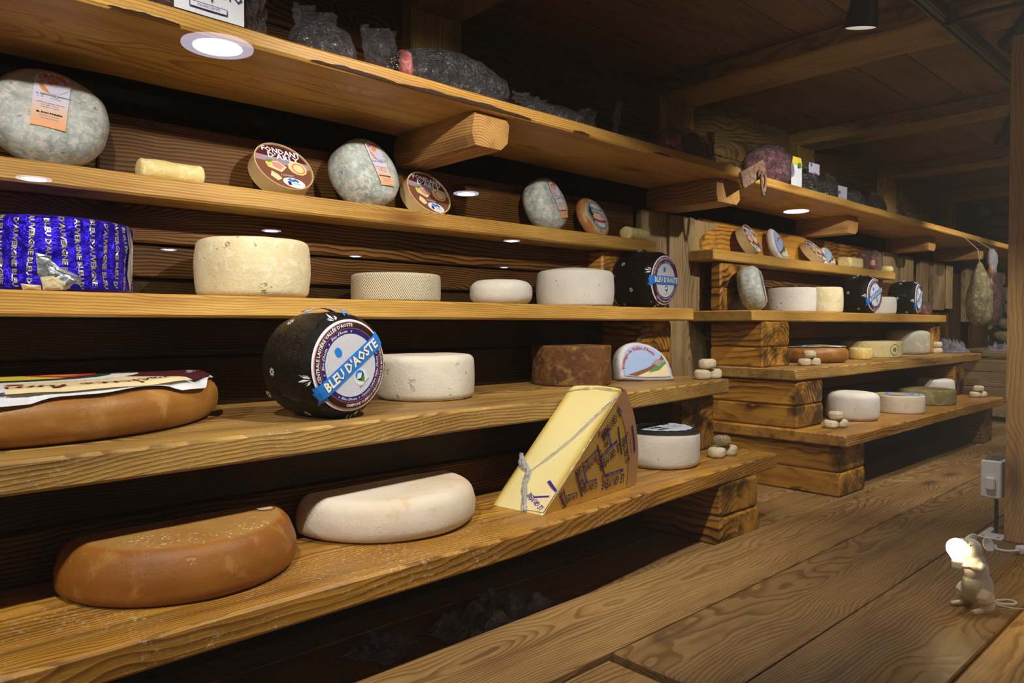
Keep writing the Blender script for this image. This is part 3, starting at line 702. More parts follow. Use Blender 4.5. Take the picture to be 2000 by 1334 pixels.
    # snowflake sprigs round the label and on the side
    for a in (75, 160, 250, 320):
        cx, cy = .071 * k * math.cos(R(a)), .071 * k * math.sin(R(a))
        ps = [p for p in star(cx, cy, .0135 * k, 8, rot=R(a)) if math.hypot(p[2][0], p[2][1]) > .0725 * k]
        tag(flat('leaf_sprig', ps, M['paper'], t, .0008, zf), kind='stuff')
    for a, zz in ((150, .05), (200, .085), (235, .04), (95, .055), (300, .07), (175, .022), (262, .088), (20, .05), (60, .09), (340, .03)):
        vs, fs = [], []
        for p in star(0, 0, .0068, 8):
            b = len(vs)
            for (u, v) in p:
                aa = R(a) + u / r; rr = r + .0052 + bulge_at(zz + v, h)
                vs.append((rr * math.cos(aa), rr * math.sin(aa), zz + v))
            fs.append(tuple(range(b, len(vs))))
        tag(link('flower_print', mesh('flower_print', vs, fs), M['paper'], t), kind='stuff')
    # blue straps over the side
    def strap(nm, a0, wid, z0, z1, m_):
        vs, fs = [], []
        for i in range(13):
            zz = z0 + (z1 - z0) * i / 12; rr = r + .0056 + bulge_at(zz, h)
            ed = .022; d = max(0, ed - zz, zz - (h - ed)); rr -= ed - math.sqrt(max(0, ed * ed - d * d))
            for s in (-1, 1): aa = a0 + s * wid / 2 / r; vs.append((rr * math.cos(aa), rr * math.sin(aa), zz))
        for i in range(12): fs.append((i * 2, i * 2 + 1, i * 2 + 3, i * 2 + 2))
        return link(nm, mesh(nm, vs, fs), m_, t)
    a0 = PI / 2 - roll + .02
    for dd in (-.05, .05):
        strap('blue_stripe', a0 + dd, .0028, .012, h - .004, M['paperblue']); strap('blue_stripe', a0 + PI + dd, .0028, .012, h - .004, M['paperblue'])
    for aa in (a0, a0 + PI):
        vs, fs = [], []
        for i in range(15):
            u = -.036 + .072 * i / 14
            for s in (-1, 1):
                zz = h * .45 + s * .0055 + u * .3; an = aa + u / r; rr = r + .0066 + bulge_at(zz, h)
                vs.append((rr * math.cos(an), rr * math.sin(an), zz))
        for i in range(14): fs.append((i * 2, i * 2 + 2, i * 2 + 3, i * 2 + 1))
        sb = link('side_band', mesh('side_band', vs, fs), M['paperblue'], t)
        V, F = [], []
        tv, tf = tmesh("BLEU D'AOSTE", .03)
        for v in tv:
            u = v.x * .0092; zz = h * .45 + v.y * .0092 + u * .3; an = aa + u / r; rr = r + .0072 + bulge_at(zz, h); V.append((rr * math.cos(an), rr * math.sin(an), zz))
        tag(link('lettering', mesh('lettering', V, tf), M['ivory'], sb), kind='stuff')
    return t
def bulge_at(z, h): u = z / h * 2 - 1; return .003 * (1 - u * u)

aoste((.572, 1.050, -.0625), R(9), R(1), R(35), 'big black foil cheese wheel with a steeply tilted blue banner on the second left shelf')
aoste((1.780, 1.330, .1335), R(3), R(-2), R(0), 'black foil cheese wheel with a level blue banner, right end of the third left shelf', r=.0815, h=.145)
aoste((3.31, 1.305, .131), R(-4), R(0), R(24), 'black foil cheese wheel right of the pitted cream wheel on the third right shelf', detail=False)
aoste((3.87, 1.315, .130), R(6), R(0), R(30), 'farthest black foil blue cheese wheel, last on the third right shelf', detail=False)

# ------------------------------------------------------------------ film-wrapped mouldy wheels with tall peach label
def gradmat():
    t = NT('peach_white_label'); tc = t.n('ShaderNodeTexCoord'); s = t.n('ShaderNodeSeparateXYZ', Vector=tc.outputs['Generated'])
    c = t.ramp(s.outputs[1], [(0, srgb('#E2A070')), (.25, srgb('#DDB8A0')), (.5, srgb('#CFCBE0')), (.72, srgb('#C4CCE0')), (1, srgb('#CCD0DE'))])
    t.set(t.b.inputs['Base Color'], c); t.b.inputs['Roughness'].default_value = .4; return t.m
M['grad'] = gradmat()
M['goatline'] = plain('blue_grey_drawing', '#8890B4', .5)
def cravin(center, az, tilt, roll, label, r=.086, h=.088, seed=1):
    rot = orient(az, tilt, roll)
    t = wheel('filmed_cheese', base_for(center, rot, h), r, h, M['cravin'], label, e=.028, bulge=.006, amp=.0032, nf=14, seed=seed, rot=rot, group='film wrapped mouldy wheels with tall peach labels', body='filmed_rind')
    def zf(x, y): return h + .0024 - (max(0, math.hypot(x, y) - (r - .028)) ** 2) * 12
    k = r / .086; hw, yt, yb = .0265 * k, .044 * k, -.066 * k
    pts = [(-hw * .95, yb), (hw * .95, yb), (hw, yt - .008)] + [(hw * 1.06 * math.cos(a), yt - .006 + hw * 1.06 * math.sin(a)) for a in [PI * i / 12 for i in range(13)]] + [(-hw, yt - .008)]
    # grid strip so that it bends with the surface
    vs, fs = [], []
    N = 16; top = yt - .006 + hw * 1.06
    for i in range(N + 1):
        y = yb + (top - yb) * i / N
        wdt = hw * (.95 + .05 * (y - yb) / (yt - yb)) if y < yt - .006 else math.sqrt(max(0, (hw * 1.06) ** 2 - (y - (yt - .006)) ** 2))
        for x in (-wdt, -wdt * .5, 0, wdt * .5, wdt): vs.append((x, y, zf(x, y)))
    for i in range(N):
        for j in range(4): a = i * 5 + j; fs.append((a, a + 1, a + 6, a + 5))
    lb = link('label', mesh('label', vs, fs), M['grad'], t)
    disc('orange_sun', .0190 * k, M['orangep'], lb, .0004, zf, 0, yt - .013)
    flat('pale_field', [[(-.002, yt - .031), (.008, yt - .0305), (.022, yt - .018), (.0238, yt - .006), (.020, yt + .000), (.010, yt - .001), (.004, yt - .010), (-.004, yt - .012), (-.010, yt - .004), (-.016, yt - .008), (-.009, yt - .018)]], M['lilac'], lb, .0008, zf)
    gl = []
    for gx, gy, s in ((-.010, -.006, 1), (.003, -.012, .9), (.012, -.004, 1.05)):
        gl += [[(gx + p[0] * s * .0052, yt + gy + p[1] * s * .0052) for p in [(-.9, .9), (-.35, .75), (0, .95), (.35, .75), (.9, .9), (.55, .2), (.3, -.7), (0, -1), (-.3, -.7), (-.55, .2)]]]
    gl += [[(-.008, yt - .012), (-.004, yt - .010), (.006, yt - .024), (.002, yt - .027)], [(.014, yt - .008), (.018, yt - .006), (.021, yt - .018), (.016, yt - .022)]]
    tag(flat('goat_drawing', gl, M['lilac'], lb, .0010, zf), kind='stuff')
    ey = []
    for gx, gy in ((-.010, -.006), (.003, -.012), (.012, -.004)):
        for s in (-1, 1): ey.append([(gx + s * .0018 + .0006 * math.cos(a), yt + gy + .001 + .0006 * math.sin(a)) for a in (0, 1.57, 3.14, 4.71)])
        ey.append([(gx - .0008, yt + gy - .004), (gx + .0008, yt + gy - .004), (gx, yt + gy - .0026)])
    tag(flat('goat_features', ey, M['goatline'], lb, .0012, zf), kind='stuff')
    text([('CRAVIN', .0118 * k, 0, yt - .013, 0, dict(arc=(.0245 * k, PI / 2, True), bold=.03, sx=1.15))], 'title_lettering', M['redp'], lb, .0012, zf)
    text([('la capretta di Nonna', .0052, 0, yt - .0345, .05, dict(shear=.4)), ('FORMAGGIO D\'ALPEGGIO', .0036, .006, .008, 0), ('TOMA', .0036, .006, .004, 0), ('di montagna', .003, .006, .0005, 0),
          ('LATTE DI CAPRA CRUDO', .0034, 0, -.012, 0), ('sale, caglio, fermenti', .003, 0, -.0165, 0), ('stagionato in cantina', .003, 0, -.021, 0), ('EL BON FORMAI', .0048, 0, -.034, 0, dict(bold=.05)), ('prodotto in montagna', .003, 0, -.040, 0), ('conservare al fresco', .003, 0, -.0455, 0)],
         'small_lettering', M['blackp'], lb, .0008, zf)
    text([('n. 90', .0048, -.0145, .001, 0)], 'red_number', M['redp'], lb, .0009, zf)
    return t
def on_edge(x, y_c, z_s, r, h, tilt): return (x, y_c, z_s + r * math.cos(tilt) + h / 2 * math.sin(tilt))
cravin((.266, 1.405, .3455), R(-4), R(32), R(-8), 'largest film wrapped green-grey cheese with a tall peach label, at the far left', r=.0815, h=.084, seed=1)
cravin((.862, 1.402, .3360), R(14), R(26), R(4), 'film wrapped pale cheese wheel with a peach label, between the two round wooden boxes', r=.073, h=.095, seed=2)
cravin((1.435, 1.405, .3330), R(14), R(20), R(10), 'film wrapped grey cheese with a shadowed top corner, beside the glossy orange wrapped cheese', r=.070, h=.080, seed=3)
cravin((2.385, 1.315, .1285), R(22), R(12), R(6), 'film wrapped grey wheel with a peach label, first on the third right shelf', r=.076, h=.080, seed=4)

# ------------------------------------------------------------------ round wooden boxes
def arly(center, az, tilt, roll, label, r=.062, h=.034, small=False):
    rot = orient(az, tilt, roll)
    t = empty('round_wooden_box', base_for(center, rot, h), label=label, cat='cheese box', group='round wooden cheese boxes'); setrot(t, rot)
    vs, fs = lathe([(0, 0), (r - .002, 0), (r, .001), (r, h), (r - .0022, h), (r - .0026, h - .003), (0, h - .003)], 72); link('box', mesh('box', vs, fs), M['boxwood'], t)
    k = (r - .003) / .06; z = h - .0025
    lb = disc('label', r - .003, M['brownp'], t, z, n=60); d = .0002
    def seg(y0, y1, nm, m, zz):
        RR = r - .0034; P = []
        for i in range(13): y = y0 + (y1 - y0) * i / 12; P.append((math.sqrt(max(0, RR * RR - y * y)), y))
        flat(nm, [P + [(-x, y) for x, y in P[::-1]]], m, lb, zz)
    seg(.022 * k, .058 * k, 'maroon_field', M['maroon'], z + d); seg(.006 * k, .022 * k, 'mauve_field', M['mauve'], z + d)
    seg(-.020 * k, .006 * k, 'tan_field', M['brownp'], z + d)
    flat('cheese_slice', [[(-.038 * k, .004 * k), (-.012 * k, .012 * k), (.006 * k, .000), (-.008 * k, -.018 * k), (-.036 * k, -.010 * k)]], M['cream_p'], lb, z + 3 * d)
    flat('ham_slice', [[(-.026 * k, .006 * k), (-.010 * k, .008 * k), (.000, -.002 * k), (-.010 * k, -.012 * k), (-.024 * k, -.006 * k)]], M['pinkp'], lb, z + 4 * d)
    flat('salad', [[(-.038 * k, .008 * k), (-.026 * k, .012 * k), (-.024 * k, .006 * k), (-.034 * k, .002 * k)]], M['greenp'], lb, z + 5 * d)
    flat('potato', [[(-.040 * k, .002 * k), (-.030 * k, .004 * k), (-.028 * k, -.006 * k), (-.038 * k, -.007 * k)]], M['yellowp'], lb, z + 5 * d)
    disc('parchment', .021 * k, M['cream_p'], lb, z + 3 * d, cx=.030 * k, cy=.004 * k, ry=.019 * k, n=11)
    disc('tart_crust', .015 * k, M['orangep'], lb, z + 4 * d, cx=.032 * k, cy=.003 * k, n=20); disc('tart', .011 * k, M['cream_p'], lb, z + 5 * d, cx=.032 * k, cy=.003 * k, n=20)
    disc('white_oval', .024 * k, M['paper'], lb, z + 5 * d, cx=.014 * k, cy=-.042 * k, ry=.0135 * k)
    flat('mountain_mark', [[(.000, -.036 * k), (.006 * k, -.031 * k), (.012 * k, -.034 * k), (.018 * k, -.030 * k), (.026 * k, -.036 * k), (.022 * k, -.040 * k), (.018 * k, -.037 * k), (.012 * k, -.041 * k), (.006 * k, -.038 * k)]], M['paperblue'], lb, z + 7 * d)
    flat('brown_mark', [[(.000, -.040 * k), (.007 * k, -.040 * k), (.008 * k, -.050 * k), (.001 * k, -.050 * k)]], M['maroon'], lb, z + 7 * d)
    text([('FONDANT', .0195 * k, 0, .040 * k, 0, dict(bold=.03, sx=.9)), ("D'ARLY", .0205 * k, .002, .0245 * k, 0, dict(bold=.03)), ('à partager', .007 * k, .002, -.024 * k, .12, dict(shear=.3)), ('tout simplement', .004 * k, -.03 * k, .0165 * k, .05, dict(shear=.3))], 'lettering', M['paper'], lb, z + 7 * d)
    text([('SAVOIE', .0045 * k, .019 * k, -.044 * k, 0)], 'red_lettering', M['redp'], lb, z + 8 * d)
    flat('pasta_heap', [[(-.030 * k, -.020 * k), (-.018 * k, -.026 * k), (-.010 * k, -.036 * k), (-.020 * k, -.044 * k), (-.034 * k, -.034 * k)]], M['cream_p'], lb, z + 4 * d)
    return t
arly((.672, 1.408, .3170), R(2), R(34), R(-6), 'round wooden cheese box leaning back between the long cream log and a film wrapped wheel')
arly((1.045, 1.425, .3130), R(2), R(30), R(-12), 'round wooden cheese box leaning just below the nearest timber corbel', r=.061)
arly((2.545, 1.418, .3200), R(6), R(26), R(-8), 'round wooden cheese box first on the fourth right shelf', r=.060)
arly((3.085, 1.415, .3100), R(2), R(40), R(-8), 'round wooden cheese box lying far back, second from the left on the fourth right shelf', r=.060)

# ------------------------------------------------------------------ reblochon
def oval_top(center, az, tilt, r, h, label):
    rot = orient(az, tilt, R(-6))
    t = wheel('washed_rind_cheese', base_for(center, rot, h), r, h, rind('glossy_orange_wrap', '#A8642C', '#C49A6A', '#B8794A', 16, .35, .4, 60, .2, coat=.9, wrinkle=.6, sub=0), label, e=.014, bulge=.004, amp=.002, rot=rot, body='wrapper')
    z = h + .0006
    pl = sheet('paper_rim', .040, r - .002, 0, 2 * PI, plain('speckled_paper', '#B8AC8C', .4, coat=.4, bump=.3), t, z, lambda x, y: -(max(0, math.hypot(x, y) - (r - .014)) ** 2) * 38, 3, 48)
    lb = disc('label', .044, M['dgreenp'], t, z + .0003, n=48)
    disc('sky', .042, M['skyp'], lb, z + .0005, n=40)
    flat('fir_slope', [[(-.041, .005), (-.030, .028), (-.022, .010), (-.008, -.010), (-.030, -.028)]], M['dgreenp'], lb, z + .0007)
    flat('white_cloud', [[(-.026, .020), (-.014, .036), (.014, .036), (.030, .020), (.028, .002), (-.020, .002)]], M['paper'], lb, z + .0008)
    disc('cheese_picture', .026, M['cream_p'], lb, z + .0009, cx=.0, cy=-.008, ry=.011); disc('cheese_picture', .018, M['paper'], lb, z + .0010, cx=.006, cy=-.030, ry=.008)
    flat('red_band', [[(-.036, -.012), (-.034, -.019), (.0, -.024), (.036, -.017), (.038, -.009), (.0, -.016)]], M['redp'], lb, z + .0012)
    disc('seal', .0055, M['orangep'], lb, z + .0012, cx=.022, cy=.004, n=14)
    text([('REBLOCHON', .0128, 0, .020, 0, dict(bold=.02, sx=.78)), ('DE SAVOIE', .0105, 0, .009, 0, dict(bold=.02, sx=.8))], 'lettering', M['blackp'], lb, z + .0014)
    disc('red_badge', .005, M['redp'], t, z + .0002, cx=-.006, cy=-.052, n=14); flat('badge_cross', [[(-.0095, -.0528), (-.0025, -.0528), (-.0025, -.0512), (-.0095, -.0512)], [(-.0068, -.0555), (-.0052, -.0555), (-.0052, -.0485), (-.0068, -.0485)]], M['paper'], t, z + .0006)
    return t
oval_top((1.642, 1.415, .3190), R(8), R(24), .062, .036, 'glossy orange wrapped round cheese with a picture label, right of the knotted film wheel')

# ------------------------------------------------------------------ logs
def log(c, L, r, label, az=0, seed=0):
    vs, fs = lathe([(0, 0)] + [(r * math.sin(PI / 2 * i / 4) ** .8, .006 * (1 - math.cos(PI / 2 * i / 4))) for i in range(1, 5)] + [(r, L * f) for f in [.1 * j for j in range(1, 10)]] + [(r * math.cos(PI / 2 * i / 4) ** .8, L - .006 + .006 * math.sin(PI / 2 * i / 4)) for i in range(0, 4)] + [(0, L)], 28, .0028, 40, seed)
    vs = [(v[2] - L / 2, v[0] * 1.05, v[1] * .92 + r * .92) for v in map(Vector, vs)]
    o = link('cheese_log', mesh('cheese_log', vs, fs), M['butter'], None, c, (0, 0, az), smooth=True); return tag(o, label, 'cheese')
log((.452, 1.39, Z4), .112, .0215, 'long cream coloured cheese log lying left of the first round wooden box', R(2), 1)
log((1.783, 1.368, Z4), .102, .0215, 'short cream coloured cheese log at the right end of the fourth left shelf', R(1), 2)

# ------------------------------------------------------------------ blue foil wheel
def foilr(a, z, h=.112, r=.110):
    u = z / h
    e = .010; d = max(0, e - z, z - (h - e)); rr = r - (e - math.sqrt(max(0, e * e - d * d)))
    rr += noise.noise(Vector((math.cos(a) * 6, math.sin(a) * 6, z * 30))) * .0035 + noise.noise(Vector((math.cos(a) * 22, math.sin(a) * 22, z * 90))) * .0016
    return rr
t = empty('foil_wrapped_cheese', (.262, 1.352, Z3), label='large cheese wheel in crumpled royal blue foil printed with pale lettering, far left', cat='cheese')
vs, fs = [], []; n = 150; H = .112
zs = [0, .001, .003, .006, .010] + [.010 + (H - .02) * i / 22 for i in range(1, 22)] + [H - .010, H - .006, H - .003, H - .001, H]
for z in zs:
    for i in range(n): a = 2 * PI * i / n; rr = foilr(a, z); vs.append((rr * math.cos(a), rr * math.sin(a), z))
m = n
for k in range(len(zs) - 1):
    for i in range(n): fs.append((k * n + i, k * n + (i + 1) % n, (k + 1) * n + (i + 1) % n, (k + 1) * n + i))
c0 = len(vs); vs.append((0, 0, 0)); vs.append((0, 0, H + .002))
for i in range(n): fs.append((c0, (i + 1) % n, i)); b = (len(zs) - 1) * n; fs.append((b + i, b + (i + 1) % n, c0 + 1))
link('blue_foil', mesh('blue_foil', vs, fs), M['bluefoil'], t, smooth=True)
V, F = [], []
words = ["BLEU D'AUVERGNE", "D'AUVERGNE BLEU", "AUVERGNE BLEU D'"]
for j in range(34):
    a0 = 2 * PI * j / 34
    tv, tf = tmesh(words[j % 3], .035); b = len(V)
    for v in tv:
        zz = H * .5 - v.x * .0118 + (j % 2) * .004; aa = a0 + v.y * .0098 / .11 + math.sin(zz * 40 + j) * .02
        rr = foilr(aa, min(max(zz, .001), H - .001)) + .0009; V.append((rr * math.cos(aa), rr * math.sin(aa), min(max(zz, .0015), H - .0015)))
    F += [tuple(i + b for i in f) for f in tf]
tag(link('lettering', mesh('lettering', V, F), M['gold'], t), kind='stuff')
def patch(nm, poly, mat, off):
    # poly in (angle deg, z)
    cx = sum(p[0] for p in poly) / len(poly); cz = sum(p[1] for p in poly) / len(poly); N = 6; vs, fs = [], []
    for i in range(N + 1):
        for (a, z) in poly:
            aa = R(cx + (a - cx) * i / N); q = cz + (z - cz) * i / N; rr = foilr(aa, max(q, .001)) + off + noise.noise(Vector((aa * 40, q * 300, 1))) * .001; vs.append((rr * math.cos(aa), rr * math.sin(aa), max(q, .0008)))
    k = len(poly)
    for i in range(N):
        for j in range(k): fs.append((i * k + j, i * k + (j + 1) % k, (i + 1) * k + (j + 1) % k, (i + 1) * k + j))
    return link(nm, mesh(nm, vs, fs), mat, t)
patch('silver_tear', [(247, .055), (254, .052), (262, .036), (276, .022), (277, .012), (266, .002), (252, .001), (248, .025)], M['silver'], .0016)
patch('bare_cheese', [(250, .020), (258, .022), (266, .012), (264, .002), (251, .001)], M['cream'], .0030)
patch('tan_flap', [(237, .010), (250, .008), (250, .0008), (237, .0008)], M['cream_p'], .0024)
patch('silver_fold', [(322, .105), (328, .108), (334, .08), (334, .03), (329, .004), (323, .03), (325, .07)], M['silver'], .002)

# ------------------------------------------------------------------ plain wheels
wheel('round_cheese', (.582, 1.338, Z3), .098, .108, M['cream'], 'tall cream pitted cheese wheel beside the blue foil cheese', e=.012, bulge=.006, amp=.0018, seed=3)
def weave(r, h):
    t = NT('basket_pressed_rind'); tc = t.n('ShaderNodeTexCoord'); s = t.n('ShaderNodeSeparateXYZ', Vector=tc.outputs['Object'])
    an = t.math('ARCTAN2', s.outputs[1], s.outputs[0]); a = t.math('SINE', t.math('MULTIPLY', an, 130.0)); b = t.math('SINE', t.math('MULTIPLY', s.outputs[2], 900.0))
    hh = t.math('MULTIPLY', a, b); nz = t.noise(tc.outputs['Object'], 14, 4)
    t.set(t.b.inputs['Base Color'], t.mix(nz.outputs['Fac'], srgb('#DAD0B8'), srgb('#BFB08E'))); t.b.inputs['Roughness'].default_value = .85
    t.set(t.b.inputs['Normal'], t.bump(hh, .8, .002)); return t.m
M['weave'] = weave(.1, .06)
wheel('round_cheese', (.902, 1.338, Z3), .096, .059, M['weave'], 'flat cheese wheel with a basket-weave pressed rind on the third left shelf', e=.006, bulge=.001, amp=.0008)
wheel('round_cheese', (1.205, 1.332, Z3), .073, .058, M['white2'], 'smallest plain white cheese wheel on the third left shelf, rounded edges', e=.020, bulge=.004, amp=.002, seed=8, crown=.002)
wheel('round_cheese', (1.478, 1.335, Z3), .101, .093, M['white2'], 'large white cheese wheel left of the level-bannered black wheel', e=.007, bulge=.005, amp=.0012, crown=.012, seed=9)
wheel('round_cheese', (.870, 1.188, Z2), .096, .087, M['white'], 'white cheese wheel right behind the big tilted black cheese', e=.013, bulge=.003, amp=.0016, seed=10)
wheel('round_cheese', (1.340, 1.222, Z2), .099, .096, M['brown'], 'dark brown crusty cheese wheel on the second left shelf', e=.006, bulge=-.002, amp=.003, seed=11, nf=18)
# black labelled white wheel
t = wheel('round_cheese', (1.478, 1.052, Z1), .091, .088, M['white2'], 'white cheese wheel topped with a black-rimmed label, beside the big wedge', e=.014, bulge=.003, amp=.002, seed=12)
zfb = lambda x, y: .0895 + noise.noise(Vector((x * 30, y * 30, 3))) * .0016 - (max(0, math.hypot(x, y) - .078) ** 2) * 28
lb = sheet('label', .0, .093, 0, 2 * PI, M['blackp'], t, 0, zfb, 8, 60)
sheet('white_field', 0, .074, 0, 2 * PI, M['paperblue'] if False else plain('pale_blue_paper', '#B8C6D2', .5), lb, .0008, zfb, 5, 72, warp=lambda a, f: 1 + .035 * math.sin(a * 18) * (f > .9))
text([('GOLOSO', .034, .0, .022, 0, dict(bold=.07, sx=.8)), ('TOMA', .020, -.030, -.006, 0, dict(bold=.06, sx=.8)), ('latte di montagna', .009, .018, -.010, 0), ('prodotto stagionato', .008, .020, -.022, 0), ('conservare al fresco', .007, .012, -.034, 0), ('III III', .018, -.032, -.030, 0, dict(bold=.06))], 'lettering', M['blackp'], lb, .0016, zfb, Matrix.Rotation(R(0), 4, 'Z'))
disc('yellow_dot', .004, M['orangep'], lb, .0018, zfb, .03, .045, n=10)

# half wheels on the lowest left shelf
def smokedtop(v): return v
hw1 = wheel('half_round_cheese', (.350, 1.050, Z1), .155, .070, M['smoked'], 'brown smoked half wheel of cheese on the lowest left shelf', e=.016, bulge=-.001, amp=.002, half=True, n=140, sag=.014, nf=9, seed=21, az=R(1))
knotm = plain('pale_scar', '#C8B088', .7, bump=.6, bscale=120)
def zs1(x, y): return .0685 + noise.noise(Vector((x * 20, y * 20, 2))) * .0008
sheet('plug_ring', .0135, .0150, 0, 2 * PI, M['brownp'], hw1, .0022, zs1, 1, 24, M4=Matrix.Translation((.108, -.030, 0)))
sheet('plug_scar', 0, .0115, 0, 2 * PI, knotm, hw1, .0026, zs1, 2, 24, M4=Matrix.Translation((.108, -.030, 0)))
wheel('half_round_cheese', (.698, 1.083, Z1), .161, .066, M['halfwhite'], 'white brushed half wheel of cheese between the smoked half wheel and the big wedge', e=.018, bulge=.003, amp=.0025, half=True, n=140, sag=.006, nf=10, seed=22, az=R(1))
# raclette with big droopy label
def raclette(loc, r, h, label, seed, lrot=0, half=True, az=0):
    t = wheel('half_raclette_cheese' if half else 'raclette_cheese', loc, r, h, M['raclette'], label, e=.026, bulge=.002, amp=.002, half=half, n=140, seed=seed, nf=7, az=az)
    def zf(x, y):
        q = math.hypot(x, y); a = math.atan2(y, x); d = max(0, q - (r - .026))
        return h + .0062 - .66 * (.026 - math.sqrt(max(0, .026 ** 2 - min(d, .0256) ** 2))) * 1.2 + abs(noise.noise(Vector((math.cos(a) * 2.2, math.sin(a) * 2.2, 4)))) * .007 * (q / r) ** 4 + 0 * noise.noise(Vector((math.cos(a) * 3, math.sin(a) * 3, q * 10))) * .005 * min(1, (q / r) ** 2 * 1.2) + .0012
    k = (r - .0025)
    wv = lambda a, f: 1 + (.02 * math.sin(a * 7 + 1) + .012 * math.sin(a * 13)) * (f > .99)
    a0, a1 = (PI + .03, 2 * PI - .03) if half else (0, 2 * PI)
    lb = sheet('label', 0, k, a0, a1, M['paper'], t, 0, zf, 10, 90, warp=wv)
    def cl(x0, x1): return (max(a0, x0), min(a1, x1)) if half else (x0, x1)
    segs = [(PI + .03, PI + .95, 'maroon'), (PI + .95, PI + 1.40, 'maroon'), (PI + 1.42, PI + 2.35, 'cream_p'), (PI + 2.38, 2 * PI - .03, 'maroon')]
    if not half: segs += [(.1, 1.4, 'cream_p'), (1.5, 3.0, 'maroon')]
    for (b0, b1, mm) in segs: sheet('printed_panel', k * .62, k * .978, b0, b1, M[mm], lb, .0007, zf, 10, 40)
    sheet('picture_ring', 0, k * .49, a0, a1, M['dgreenp'], lb, .0007, zf, 4, 40)
    sheet('picture_sky', 0, k * .46, a0, min(a1, a0 + 1.1), M['paperblue'], lb, .0012, zf, 3, 14); sheet('picture_meadow', k * .06, k * .44, a0 + .7, a0 + 2.0, M['yellowp'], lb, .0015, zf, 3, 20)
    sheet('picture_dish', k * .12, k * .42, a0 + 1.95, a0 + 2.9, M['redp'], lb, .0015, zf, 3, 20); sheet('picture_bread', k * .2, k * .36, a0 + 2.2, a0 + 2.6, M['orangep'], lb, .0018, zf, 2, 10)
    text([('Fromage', .052, 0, 0, 0, dict(arc=(k * .90, PI + 1.12, True), shear=.3, bold=.01)), ('au lait cru', .014, 0, 0, 0, dict(arc=(k * .62, PI + .85, True), shear=.3)), ('de Savoie', .020, 0, 0, 0, dict(arc=(k * .88, 2 * PI - .38, True), shear=.3))], 'white_lettering', M['paper'], lb, .0016, zf)
    text([('à raclette fumé', .046, 0, 0, 0, dict(arc=(k * .89, PI + 1.88, True), shear=.4, bold=.012)), ('lait cru de France', .012, 0, 0, 0, dict(arc=(k * .68, PI + 1.9, True), shear=.4))], 'brown_lettering', M['maroon'], lb, .0016, zf)
    disc('cross_badge', .010, M['redp'], lb, .0014, zf, k * .74 * math.cos(PI + 1.47), k * .74 * math.sin(PI + 1.47), n=14)
    return t
raclette((.180, 1.290, Z2), .292, .062, 'large tan raclette half wheel under a big drooping printed label, far left', 31, az=R(1.5))

